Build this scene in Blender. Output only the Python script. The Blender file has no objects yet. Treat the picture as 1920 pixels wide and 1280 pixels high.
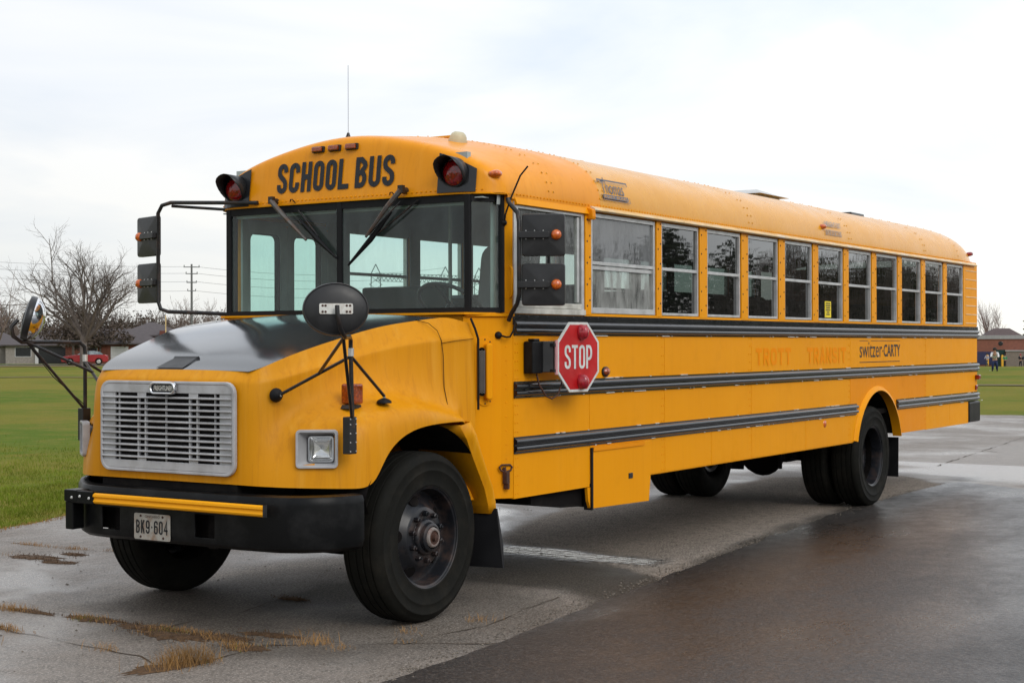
import bpy, bmesh, math, random
from mathutils import Vector, Matrix
random.seed(7)
R = math.radians
PI = math.pi
scene = bpy.context.scene
col = scene.collection

# ---------------------------------------------------------------- camera
cam_data = bpy.data.cameras.new('camera')
cam = bpy.data.objects.new('camera', cam_data)
col.objects.link(cam)
cam_data.sensor_width = 36.0
cam_data.lens = 53.11
cam_data.clip_end = 6000
CAM = Vector((-7.313, -6.507, 1.668))
_y, _p, _r = R(32.952), R(0.083), R(-0.136)
fw = Vector((math.cos(_y)*math.cos(_p), math.sin(_y)*math.cos(_p), math.sin(_p)))
rt = Vector((math.sin(_y), -math.cos(_y), 0))
up = rt.cross(fw)
rt2 = rt*math.cos(_r) + up*math.sin(_r)
up2 = -rt*math.sin(_r) + up*math.cos(_r)
cam.matrix_world = Matrix(((rt2.x, up2.x, -fw.x, CAM.x), (rt2.y, up2.y, -fw.y, CAM.y), (rt2.z, up2.z, -fw.z, CAM.z), (0, 0, 0, 1)))
scene.camera = cam

# ---------------------------------------------------------------- sky and light (bright overcast day)
SUN_EL, SUN_AZ = 36.0, -112.0
world = bpy.data.worlds.new('World'); scene.world = world
world.use_nodes = True
wn, wl = world.node_tree.nodes, world.node_tree.links
wn.clear()
wout = wn.new('ShaderNodeOutputWorld'); bg = wn.new('ShaderNodeBackground')
sky = wn.new('ShaderNodeTexSky'); sky.sky_type = 'NISHITA'; sky.sun_disc = False
sky.sun_elevation = R(SUN_EL); sky.sun_rotation = R(90 - SUN_AZ); sky.air_density = 1.0; sky.dust_density = 2.0
tc = wn.new('ShaderNodeTexCoord')
sep = wn.new('ShaderNodeSeparateXYZ'); wl.new(tc.outputs['Generated'], sep.inputs[0])
# project the cloud noise on a plane far above so that it flattens towards the horizon
zc = wn.new('ShaderNodeMath'); zc.operation = 'MAXIMUM'; wl.new(sep.outputs['Z'], zc.inputs[0]); zc.inputs[1].default_value = 0.0
za = wn.new('ShaderNodeMath'); za.operation = 'ADD'; wl.new(zc.outputs[0], za.inputs[0]); za.inputs[1].default_value = 0.22
dv = wn.new('ShaderNodeVectorMath'); dv.operation = 'DIVIDE'
cb = wn.new('ShaderNodeCombineXYZ'); [wl.new(za.outputs[0], cb.inputs[i]) for i in range(3)]
wl.new(tc.outputs['Generated'], dv.inputs[0]); wl.new(cb.outputs[0], dv.inputs[1])
n1 = wn.new('ShaderNodeTexNoise'); n1.inputs['Scale'].default_value = 1.15; n1.inputs['Detail'].default_value = 6; n1.inputs['Roughness'].default_value = 0.5; n1.inputs['Distortion'].default_value = 0.5
mpn = wn.new('ShaderNodeMapping'); mpn.inputs['Location'].default_value = (3.1, 1.7, 0); mpn.inputs['Scale'].default_value = (1, 1, 2.2)
wl.new(dv.outputs[0], mpn.inputs[0]); wl.new(mpn.outputs[0], n1.inputs['Vector'])
cr = wn.new('ShaderNodeValToRGB')
cr.color_ramp.elements[0].position = 0.36; cr.color_ramp.elements[0].color = (7.5, 8.2, 9.2, 1)
cr.color_ramp.elements[1].position = 0.62; cr.color_ramp.elements[1].color = (9.9, 9.95, 10.0, 1)
wl.new(n1.outputs['Fac'], cr.inputs[0])
# diffuse glow around the clouded-over sun
dt = wn.new('ShaderNodeVectorMath'); dt.operation = 'DOT_PRODUCT'
wl.new(tc.outputs['Generated'], dt.inputs[0])
dt.inputs[1].default_value = (math.cos(R(-55))*math.cos(R(35)), math.sin(R(-55))*math.cos(R(35)), math.sin(R(35)))
mr = wn.new('ShaderNodeMapRange'); wl.new(dt.outputs['Value'], mr.inputs[0])
mr.inputs[1].default_value = -0.5; mr.inputs[2].default_value = 1.0; mr.inputs[3].default_value = 0.94; mr.inputs[4].default_value = 1.42
# faint warm paling towards the horizon
hz = wn.new('ShaderNodeMapRange'); wl.new(sep.outputs['Z'], hz.inputs[0]); hz.inputs[1].default_value = 0.0; hz.inputs[2].default_value = 0.16; hz.inputs[3].default_value = 1; hz.inputs[4].default_value = 0
warm = wn.new('ShaderNodeMix'); warm.data_type = 'RGBA'; warm.inputs[7].default_value = (9.3, 9.1, 8.3, 1)
hm = wn.new('ShaderNodeMath'); hm.operation = 'MULTIPLY'; hm.inputs[1].default_value = 0.75; wl.new(hz.outputs[0], hm.inputs[0])
wl.new(hm.outputs[0], warm.inputs[0]); wl.new(cr.outputs[0], warm.inputs[6])
ml = wn.new('ShaderNodeVectorMath'); ml.operation = 'SCALE'; wl.new(warm.outputs[2], ml.inputs[0]); wl.new(mr.outputs[0], ml.inputs['Scale'])
mx = wn.new('ShaderNodeMix'); mx.data_type = 'RGBA'; mx.inputs[0].default_value = 0.93
wl.new(sky.outputs[0], mx.inputs[6]); wl.new(ml.outputs[0], mx.inputs[7])
wl.new(mx.outputs[2], bg.inputs[0]); bg.inputs[1].default_value = 0.1
wl.new(bg.outputs[0], wout.inputs[0])
sl = bpy.data.lights.new('sun', 'SUN'); sl.energy = 1.25; sl.angle = R(30); sl.color = (1, 0.96, 0.9)
so = bpy.data.objects.new('sun', sl); col.objects.link(so)
so.rotation_euler = (R(90 - SUN_EL), 0, R(SUN_AZ + 90))
scene.view_settings.view_transform = 'Standard'; scene.view_settings.look = 'None'
scene.view_settings.exposure = 0.0; scene.view_settings.gamma = 1.0; scene.view_settings.use_curve_mapping = False
scene.render.engine = 'CYCLES'
scene.cycles.max_bounces = 10; scene.cycles.transparent_max_bounces = 16; scene.cycles.glossy_bounces = 5
scene.cycles.caustics_reflective = False; scene.cycles.caustics_refractive = False

# ---------------------------------------------------------------- materials
MATS = {}
def node_mat(name):
    m = bpy.data.materials.new(name); m.use_nodes = True
    n, l = m.node_tree.nodes, m.node_tree.links
    return m, n, l, n['Principled BSDF']
def noise(n, l, scale, detail=4, rough=0.55, vec=None, stretch=None, obj=True):
    t = n.new('ShaderNodeTexNoise'); t.inputs['Scale'].default_value = scale; t.inputs['Detail'].default_value = detail; t.inputs['Roughness'].default_value = rough
    c = n.new('ShaderNodeTexCoord'); src = c.outputs['Object']
    if not obj:
        g = n.new('ShaderNodeNewGeometry'); src = g.outputs['Position']
    if stretch:
        mp = n.new('ShaderNodeMapping'); mp.inputs['Scale'].default_value = stretch; l.new(src, mp.inputs[0]); src = mp.outputs[0]
    l.new(src, t.inputs['Vector']); return t
def ramp(n, l, src, p0, c0, p1, c1):
    r = n.new('ShaderNodeValToRGB'); e = r.color_ramp.elements
    e[0].position = p0; e[0].color = (*c0, 1) if len(c0) == 3 else c0
    e[1].position = p1; e[1].color = (*c1, 1) if len(c1) == 3 else c1
    l.new(src, r.inputs[0]); return r
def mixc(n, l, fac, a, b):
    m = n.new('ShaderNodeMix'); m.data_type = 'RGBA'
    for s, v in ((0, fac), (6, a), (7, b)):
        if hasattr(v, 'links') or isinstance(v, bpy.types.NodeSocket): l.new(v, m.inputs[s])
        else: m.inputs[s].default_value = v if s == 0 else (*v, 1)
    return m.outputs[2]
def maprange(n, l, src, a, b, c, d):
    m = n.new('ShaderNodeMapRange'); l.new(src, m.inputs[0])
    for i, v in enumerate((a, b, c, d)): m.inputs[i+1].default_value = v
    return m.outputs[0]
def bump(n, l, src, bs, strength, dist):
    b = n.new('ShaderNodeBump'); b.inputs['Strength'].default_value = strength; b.inputs['Distance'].default_value = dist
    l.new(src, b.inputs['Height']); l.new(b.outputs[0], bs.inputs['Normal']); return b
def simple(name, color, rough=0.5, metal=0.0, var=0.15, scale=6.0, coat=0.0, bmp=0.0, dirt=None, dirt_amt=0.4, spec=0.35):
    m, n, l, b = node_mat(name); b.inputs['Specular IOR Level'].default_value = spec
    t = noise(n, l, scale, obj=False)
    lo = tuple(c*(1-var) for c in color); hi = tuple(min(1, c*(1+var)) for c in color)
    c = ramp(n, l, t.outputs['Fac'], 0.3, lo, 0.7, hi).outputs[0]
    if dirt:
        t2 = noise(n, l, scale*0.6+1.3, 6, 0.65, obj=False)
        f = maprange(n, l, t2.outputs['Fac'], 0.48, 0.72, 0, dirt_amt)
        c = mixc(n, l, f, c, dirt)
    l.new(c, b.inputs['Base Color'])
    l.new(maprange(n, l, t.outputs['Fac'], 0.3, 0.7, max(0.02, rough*0.85), min(1, rough*1.15)), b.inputs['Roughness'])
    b.inputs['Metallic'].default_value = metal; b.inputs['Coat Weight'].default_value = coat; b.inputs['Coat Roughness'].default_value = 0.12
    if bmp:
        t3 = noise(n, l, scale*5, 3, obj=False); bump(n, l, t3.outputs['Fac'], b, bmp, 0.004)
    MATS[name] = m; return m

def paint(name, c1, c2, grime=0.25, streak=0.5, wave=0.16, rough=0.32, spec=0.08, coat=0.0):
    """aged school-bus enamel: slight colour drift, fine rain streaks running down, panel waviness"""
    m, n, l, b = node_mat(name)
    big = noise(n, l, 0.9, 3, obj=False)
    c = ramp(n, l, big.outputs['Fac'], 0.3, c1, 0.7, c2).outputs[0]
    st = noise(n, l, 1.0, 5, 0.7, stretch=(28, 28, 1.1), obj=False)
    sf = maprange(n, l, st.outputs['Fac'], 0.50, 0.78, 0, streak)
    c = mixc(n, l, sf, c, (c1[0]*0.70, c1[1]*0.58, c1[2]+0.004))
    st2 = noise(n, l, 1.0, 4, 0.6, stretch=(13, 13, 0.7), obj=False)
    sf2 = maprange(n, l, st2.outputs['Fac'], 0.52, 0.80, 0, streak*0.6)
    c = mixc(n, l, sf2, c, (min(1, c2[0]*1.12), c2[1]*1.45, c2[2]+0.06))
    g = noise(n, l, 3.2, 8, 0.7, obj=False)
    gf = maprange(n, l, g.outputs['Fac'], 0.55, 0.80, 0, grime)
    c = mixc(n, l, gf, c, (0.16, 0.075, 0.02))
    l.new(c, b.inputs['Base Color'])
    l.new(maprange(n, l, g.outputs['Fac'], 0.3, 0.75, rough*0.8, rough*1.6), b.inputs['Roughness'])
    b.inputs['Specular IOR Level'].default_value = spec; b.inputs['Coat Weight'].default_value = coat; b.inputs['Coat Roughness'].default_value = 0.15
    w = noise(n, l, 1.0, 1, 0.4, stretch=(2.2, 2.2, 3.0), obj=False); w2 = noise(n, l, 60, 2, 0.5, obj=False)
    a = n.new('ShaderNodeMath'); a.operation = 'MULTIPLY_ADD'; l.new(w2.outputs['Fac'], a.inputs[0]); a.inputs[1].default_value = 0.0012; l.new(w.outputs['Fac'], a.inputs[2])
    bump(n, l, a.outputs[0], b, wave, 0.05)
    MATS[name] = m; return m
YEL = paint('yellow_paint', (0.76, 0.290, 0.003), (0.80, 0.312, 0.004), grime=0.10, streak=0.14, wave=0.08)
YEL2 = paint('yellow_paint_repaired', (0.75, 0.250, 0.003), (0.78, 0.268, 0.004), grime=0.15, streak=0.15)
YROOF = paint('yellow_roof_paint', (0.66, 0.292, 0.004), (0.70, 0.315, 0.007), grime=0.06, streak=0.30, wave=0.22, rough=0.24, spec=0.28, coat=0.16)
YCAP = paint('yellow_cap_paint', (0.76, 0.275, 0.003), (0.81, 0.305, 0.005), grime=0.08, streak=0.35, wave=0.18, rough=0.30, spec=0.18, coat=0.10)
YHOOD = paint('yellow_hood_paint', (0.62, 0.245, 0.003), (0.68, 0.285, 0.005), grime=0.10, streak=0.55, wave=0.02, rough=0.36, spec=0.16)
GATE = paint('gate_yellow', (0.85, 0.36, 0.01), (0.9, 0.40, 0.012), grime=0.05, streak=0.1, wave=0.02)
BLK = simple('black_paint', (0.012, 0.013, 0.015), 0.32, coat=0.2, dirt=(0.06, 0.055, 0.05), dirt_amt=0.25)
HOODBLK = simple('black_hood_paint', (0.012, 0.014, 0.017), 0.17, coat=0.8, scale=2, dirt=(0.02, 0.02, 0.02), dirt_amt=0.2)
BMP = simple('black_bumper_paint', (0.0045, 0.0048, 0.0052), 0.38, scale=4, bmp=0.15, dirt=(0.05, 0.05, 0.05), dirt_amt=0.30, spec=0.15)
PLATE = simple('licence_plate_white', (0.36, 0.34, 0.30), 0.5, scale=25, dirt=(0.22, 0.10, 0.04), dirt_amt=0.8)
RINGM = simple('hub_ring_white', (0.20, 0.175, 0.16), 0.5, scale=30, dirt=(0.15, 0.04, 0.02), dirt_amt=0.8)
RAIL = simple('rail_black', (0.008, 0.009, 0.011), 0.13, coat=0.5, scale=9, dirt=(0.05, 0.05, 0.05), dirt_amt=0.3)
RUB = simple('tyre_rubber', (0.0095, 0.0093, 0.0078), 0.75, scale=9, bmp=0.2, dirt=(0.030, 0.026, 0.020), dirt_amt=0.45, spec=0.10)
GASK = simple('rubber_gasket', (0.010, 0.010, 0.011), 0.5, spec=0.15)
PLAS = simple('black_plastic', (0.018, 0.018, 0.019), 0.38, scale=14, dirt=(0.05, 0.05, 0.05), dirt_amt=0.3)
PIPE = simple('black_pipe', (0.014, 0.014, 0.015), 0.35, scale=20, dirt=(0.10, 0.05, 0.03), dirt_amt=0.45)
RIMM = simple('wheel_steel', (0.011, 0.012, 0.015), 0.30, scale=12, dirt=(0.10, 0.06, 0.045), dirt_amt=0.5)
ALU = simple('aluminium', (0.55, 0.55, 0.54), 0.42, metal=0.55, scale=10, dirt=(0.30, 0.29, 0.26), dirt_amt=0.5)
GRL = simple('grille_grey', (0.42, 0.42, 0.43), 0.42, scale=8, dirt=(0.22, 0.20, 0.18), dirt_amt=0.5)
CHR = simple('chrome', (0.75, 0.76, 0.78), 0.12, metal=1.0, dirt=(0.3, 0.25, 0.2), dirt_amt=0.2)
RUST = simple('rusty_steel', (0.065, 0.028, 0.018), 0.7, scale=30, dirt=(0.02, 0.02, 0.02), dirt_amt=0.6)
ARMG = simple('worn_arm_grey', (0.10, 0.095, 0.09), 0.45, scale=30, dirt=(0.13, 0.05, 0.02), dirt_amt=0.9)
DARK = simple('underbody_dark', (0.007, 0.006, 0.006), 0.8, spec=0.1, dirt=(0.03, 0.025, 0.02), dirt_amt=0.5)
WHT = simple('worn_white', (0.62, 0.62, 0.58), 0.5, scale=30, dirt=(0.30, 0.14, 0.05), dirt_amt=0.5)
CREAM = simple('worn_drip_rail', (0.70, 0.47, 0.20), 0.32, scale=7, var=0.12, dirt=(0.62, 0.62, 0.58), dirt_amt=0.7)
SILL = simple('grimy_white_sill', (0.50, 0.49, 0.44), 0.5, scale=12, dirt=(0.18, 0.16, 0.12), dirt_amt=0.5)
SEAT = simple('seat_vinyl', (0.022, 0.035, 0.028), 0.45, scale=5)
SEATG = simple('driver_seat_grey', (0.13, 0.13, 0.14), 0.6)
CEIL = simple('interior_grey', (0.38, 0.42, 0.41), 0.5)
FLOORM = simple('interior_floor', (0.02, 0.02, 0.02), 0.6)
TXT = simple('lettering_black', (0.010, 0.011, 0.015), 0.4, scale=20)
TXTG = simple('lettering_faded', (0.30, 0.24, 0.20), 0.5, scale=40, var=0.3)
TXTG2 = simple('lettering_faded_slate', (0.11, 0.115, 0.14), 0.5, scale=40, var=0.3)
TXTO = simple('lettering_ghost', (0.81, 0.252, 0.001), 0.5, scale=20, var=0.02, spec=0.05)
SIGNR = simple('stop_sign_red', (0.46, 0.008, 0.010), 0.35, scale=9, dirt=(0.55, 0.10, 0.09), dirt_amt=0.25)
SIGNW = simple('stop_sign_white', (0.60, 0.62, 0.60), 0.45, scale=20, dirt=(0.45, 0.36, 0.25), dirt_amt=0.4)
PINK = simple('faded_red_strip', (0.62, 0.32, 0.33), 0.5)
STICK = simple('yellow_sticker', (0.75, 0.58, 0.02), 0.5)
IVORY = simple('ivory_plastic', (0.55, 0.50, 0.34), 0.5)
def lens(name, color, dark):
    m, n, l, b = node_mat(name)
    t = n.new('ShaderNodeTexVoronoi'); t.inputs['Scale'].default_value = 70
    g = n.new('ShaderNodeNewGeometry'); l.new(g.outputs['Position'], t.inputs['Vector'])
    l.new(mixc(n, l, maprange(n, l, t.outputs['Distance'], 0, 0.8, 0, 0.8), color, dark), b.inputs['Base Color'])
    b.inputs['Roughness'].default_value = 0.15; b.inputs['Coat Weight'].default_value = 0.6; b.inputs['Subsurface Weight'].default_value = 0.0
    bump(n, l, t.outputs['Distance'], b, 0.3, 0.004)
    MATS[name] = m; return m
REDL = lens('red_lens', (0.36, 0.004, 0.006), (0.08, 0.001, 0.002))
REDS = lens('red_lamp_dome', (0.50, 0.012, 0.03), (0.22, 0.004, 0.01))
AMB = lens('amber_lens', (0.80, 0.17, 0.006), (0.35, 0.05, 0.003))
AMBD = lens('amber_lens_aged', (0.45, 0.075, 0.006), (0.14, 0.02, 0.003))
def glass(name, tint, refl=1.0, wavy=0.0, haze=0.0, hazecol=(0.45, 0.47, 0.46), hazescale=3.0):
    m, n, l, b = node_mat(name)
    n.remove(b); out = n['Material Output']
    tr = n.new('ShaderNodeBsdfTransparent'); tr.inputs[0].default_value = (*tint, 1)
    gl = n.new('ShaderNodeBsdfGlossy'); gl.inputs['Roughness'].default_value = 0.015; gl.inputs[0].default_value = (1, 1, 1, 1)
    lw = n.new('ShaderNodeLayerWeight'); lw.inputs[0].default_value = 0.5
    p = n.new('ShaderNodeMath'); p.operation = 'POWER'; l.new(lw.outputs['Facing'], p.inputs[0]); p.inputs[1].default_value = 5
    s = n.new('ShaderNodeMath'); s.operation = 'MULTIPLY_ADD'; l.new(p.outputs[0], s.inputs[0]); s.inputs[1].default_value = 0.96*refl; s.inputs[2].default_value = 0.045*refl
    s.use_clamp = True
    mix = n.new('ShaderNodeMixShader'); l.new(s.outputs[0], mix.inputs[0]); l.new(tr.outputs[0], mix.inputs[1]); l.new(gl.outputs[0], mix.inputs[2])
    last = mix.outputs[0]
    if wavy:
        t = noise(n, l, 1.0, 3, 0.6, stretch=(5, 5, 1.6), obj=False)
        bp = n.new('ShaderNodeBump'); bp.inputs['Strength'].default_value = wavy; bp.inputs['Distance'].default_value = 0.02
        l.new(t.outputs['Fac'], bp.inputs['Height']); l.new(bp.outputs[0], gl.inputs['Normal'])
    if haze:
        df = n.new('ShaderNodeBsdfDiffuse'); df.inputs[0].default_value = (*hazecol, 1)
        t = noise(n, l, hazescale, 7, 0.7, stretch=(3, 3, 0.8), obj=False)
        m2 = n.new('ShaderNodeMixShader'); l.new(maprange(n, l, t.outputs['Fac'], 0.35, 0.75, haze*0.25, haze), m2.inputs[0])
        l.new(last, m2.inputs[1]); l.new(df.outputs[0], m2.inputs[2]); last = m2.outputs[0]
    l.new(last, out.inputs[0])
    MATS[name] = m; return m
GWS = glass('windshield_glass', (0.74, 0.90, 0.86), refl=0.75, haze=0.15, hazecol=(0.33, 0.40, 0.40))  # blue-green haze paints in the sky reflected by the windshield
GSIDE = glass('window_glass_tinted', (0.12, 0.145, 0.135), refl=2.2, wavy=0.010, haze=0.05, hazecol=(0.20, 0.20, 0.20))
GSIDE2 = glass('window_glass_wavy', (0.10, 0.12, 0.11), refl=2.0, wavy=0.030, haze=0.05, hazecol=(0.20, 0.20, 0.20))
GW1 = glass('window_glass_grey_veil', (0.22, 0.24, 0.23), refl=1.8, wavy=0.02, haze=0.75, hazecol=(0.34, 0.35, 0.355), hazescale=1.2)  # grey reflection and haze of the upper pane painted as diffuse colour
GCLEAR = glass('window_glass_clear', (0.80, 0.93, 0.90), refl=0.6, haze=0.04)
GFOG = glass('window_glass_fogged', (0.75, 0.78, 0.76), refl=1.0, wavy=0.05, haze=1.35, hazecol=(0.27, 0.275, 0.26), hazescale=4)
GDRV = glass('driver_window_glass', (0.60, 0.66, 0.62), refl=1.0, wavy=0.06, haze=0.35, hazescale=6)
HGL = glass('headlight_glass', (0.9, 0.9, 0.88), refl=1.0, wavy=0.5, haze=0.25, hazecol=(0.6, 0.6, 0.55), hazescale=20)

# ---------------------------------------------------------------- mesh helpers
class MB:
    def __init__(s): s.v = []; s.f = []
    def add(s, vs, fs):
        o = len(s.v); s.v += [tuple(p) for p in vs]; s.f += [tuple(i+o for i in f) for f in fs]; return s
    def box(s, x0, x1, y0, y1, z0, z1):
        if x0 > x1: x0, x1 = x1, x0
        if y0 > y1: y0, y1 = y1, y0
        if z0 > z1: z0, z1 = z1, z0
        return s.add([(x0,y0,z0),(x1,y0,z0),(x1,y1,z0),(x0,y1,z0),(x0,y0,z1),(x1,y0,z1),(x1,y1,z1),(x0,y1,z1)],
                     [(0,3,2,1),(4,5,6,7),(0,1,5,4),(1,2,6,5),(2,3,7,6),(3,0,4,7)])
    def tube(s, pts, r, n=8, caps=True, rads=None):
        pts = [Vector(p) for p in pts]; rings = []; up0 = None
        for i, p in enumerate(pts):
            a = pts[max(i-1, 0)]; b = pts[min(i+1, len(pts)-1)]
            t = (b-a).normalized() if (b-a).length > 1e-9 else Vector((0,0,1))
            if up0 is None: up0 = t.orthogonal().normalized()
            u = (up0 - t*up0.dot(t))
            u = u.normalized() if u.length > 1e-6 else t.orthogonal().normalized()
            w = t.cross(u); up0 = u; rr = rads[i] if rads else r
            rings.append([p + u*math.cos(2*PI*k/n)*rr + w*math.sin(2*PI*k/n)*rr for k in range(n)])
        vs = [q for ring in rings for q in ring]; fs = []
        for i in range(len(rings)-1):
            for k in range(n):
                k2 = (k+1) % n; fs.append((i*n+k, i*n+k2, (i+1)*n+k2, (i+1)*n+k))
        if caps: fs.append(tuple(range(n-1, -1, -1))); fs.append(tuple((len(rings)-1)*n+k for k in range(n)))
        return s.add(vs, fs)
    def lathe(s, prof, center, axis, n=32, a0=0, a1=2*PI, caps=False):
        """prof: (radius, offset along axis)"""
        ax = Vector(axis).normalized(); u = ax.orthogonal().normalized() if abs(ax.z) > 0.9 else Vector((0,0,1)); u = (u-ax*u.dot(ax)).normalized(); w = ax.cross(u)
        c = Vector(center); full = abs(a1-a0-2*PI) < 1e-6; m = n if full else n+1
        vs = []; fs = []
        for k in range(m):
            a = a0+(a1-a0)*k/n; d = u*math.cos(a)+w*math.sin(a)
            vs += [c+ax*o+d*r for r, o in prof]
        L = len(prof)
        for k in range(n):
            k2 = (k+1) % m
            for i in range(L-1): fs.append((k*L+i, k2*L+i, k2*L+i+1, k*L+i+1))
        return s.add(vs, fs)
    def prism(s, poly, fn, a, b):
        """poly 2-D outline, fn(u, v, t) -> 3-D; extruded between a and b"""
        n = len(poly); vs = [fn(u, v, a) for u, v in poly]+[fn(u, v, b) for u, v in poly]
        return s.add(vs, [tuple(range(n)), tuple(range(2*n-1, n-1, -1))]+[(i, i+n, (i+1) % n+n, (i+1) % n) for i in range(n)])
    def grid(s, rows, closed=False):
        n = len(rows[0]); vs = [p for r in rows for p in r]; fs = []
        for i in range(len(rows)-1):
            for k in range(n-1): fs.append((i*n+k, i*n+k+1, (i+1)*n+k+1, (i+1)*n+k))
            if closed: fs.append((i*n+n-1, i*n, (i+1)*n, (i+1)*n+n-1))
        return s.add(vs, fs)
    def xform(s, M):
        s.v = [tuple(M @ Vector(p)) for p in s.v]; return s
    def mirror(s):
        s.v = [(x, -y, z) for x, y, z in s.v]; s.f = [tuple(reversed(f)) for f in s.f]; return s
    def mesh(s, name, mat, smooth=0, fix=True):
        me = bpy.data.meshes.new(name); me.from_pydata(s.v, [], s.f); me.update()
        if fix:
            bm = bmesh.new(); bm.from_mesh(me); bmesh.ops.recalc_face_normals(bm, faces=bm.faces); bm.to_mesh(me); bm.free()
        if mat: me.materials.append(mat)
        if smooth:
            me.polygons.foreach_set('use_smooth', [True]*len(me.polygons))
            if smooth < 180: me.set_sharp_from_angle(angle=R(smooth))
        return me
    def build(s, name, mat, parent=None, smooth=0, bevel=0, subd=0, solid=0, **kw):
        o = bpy.data.objects.new(name, s.mesh(name, mat, smooth, fix=kw.pop('fix', True))); col.objects.link(o); o.parent = parent
        if subd:
            md = o.modifiers.new('s', 'SUBSURF'); md.levels = subd; md.render_levels = subd; md.boundary_smooth = 'PRESERVE_CORNERS'
        if solid:
            md = o.modifiers.new('t', 'SOLIDIFY'); md.thickness = solid; md.offset = -1
        if bevel:
            md = o.modifiers.new('b', 'BEVEL'); md.width = bevel; md.segments = 2; md.limit_method = 'ANGLE'; md.angle_limit = R(40)
        for k, v in kw.items(): o[k] = v
        return o
def inst(name, mesh, parent, loc=(0,0,0), rot=(0,0,0), scale=(1,1,1), **kw):
    o = bpy.data.objects.new(name, mesh); col.objects.link(o); o.parent = parent; o.location = loc; o.rotation_euler = rot; o.scale = scale
    for k, v in kw.items(): o[k] = v
    return o
def thing(name, label, cat, loc=(0,0,0), rz=0, group=None):
    o = bpy.data.objects.new(name, None); col.objects.link(o); o.location = loc; o.rotation_euler = (0, 0, rz); o.empty_display_size = 0.1
    o['label'] = label; o['category'] = cat
    if group: o['group'] = group
    return o
def tag(o, label, cat, group=None):
    o['label'] = label; o['category'] = cat
    if group: o['group'] = group
    return o
def struct(o): o['kind'] = 'structure'; return o
def stuff(o, label=None, cat=None):
    o['kind'] = 'stuff'
    if label: o['label'] = label
    if cat: o['category'] = cat
    return o
def arc(cx, cy, r, a0, a1, n=6, ry=None):
    ry = r if ry is None else ry
    return [(cx+r*math.cos(R(a0+(a1-a0)*i/n)), cy+ry*math.sin(R(a0+(a1-a0)*i/n))) for i in range(n+1)]
def rrect(w, h, r, n=4, cx=0, cy=0):
    p = []
    for sx, sy, a in ((1,1,0),(-1,1,90),(-1,-1,180),(1,-1,270)): p += arc(cx+sx*(w/2-r), cy+sy*(h/2-r), r, a, a+90, n)
    return p
def frame_ring(mb, outer, inner, fn, a, b):
    n = len(outer)
    vs = [fn(*p, a) for p in outer]+[fn(*p, a) for p in inner]+[fn(*p, b) for p in outer]+[fn(*p, b) for p in inner]
    fs = []
    for i in range(n):
        j = (i+1) % n
        fs += [(i, j, n+j, n+i), (2*n+i, 3*n+i, 3*n+j, 2*n+j), (i, 2*n+i, 2*n+j, j), (n+i, n+j, 3*n+j, 3*n+i)]
    return mb.add(vs, fs)

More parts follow.
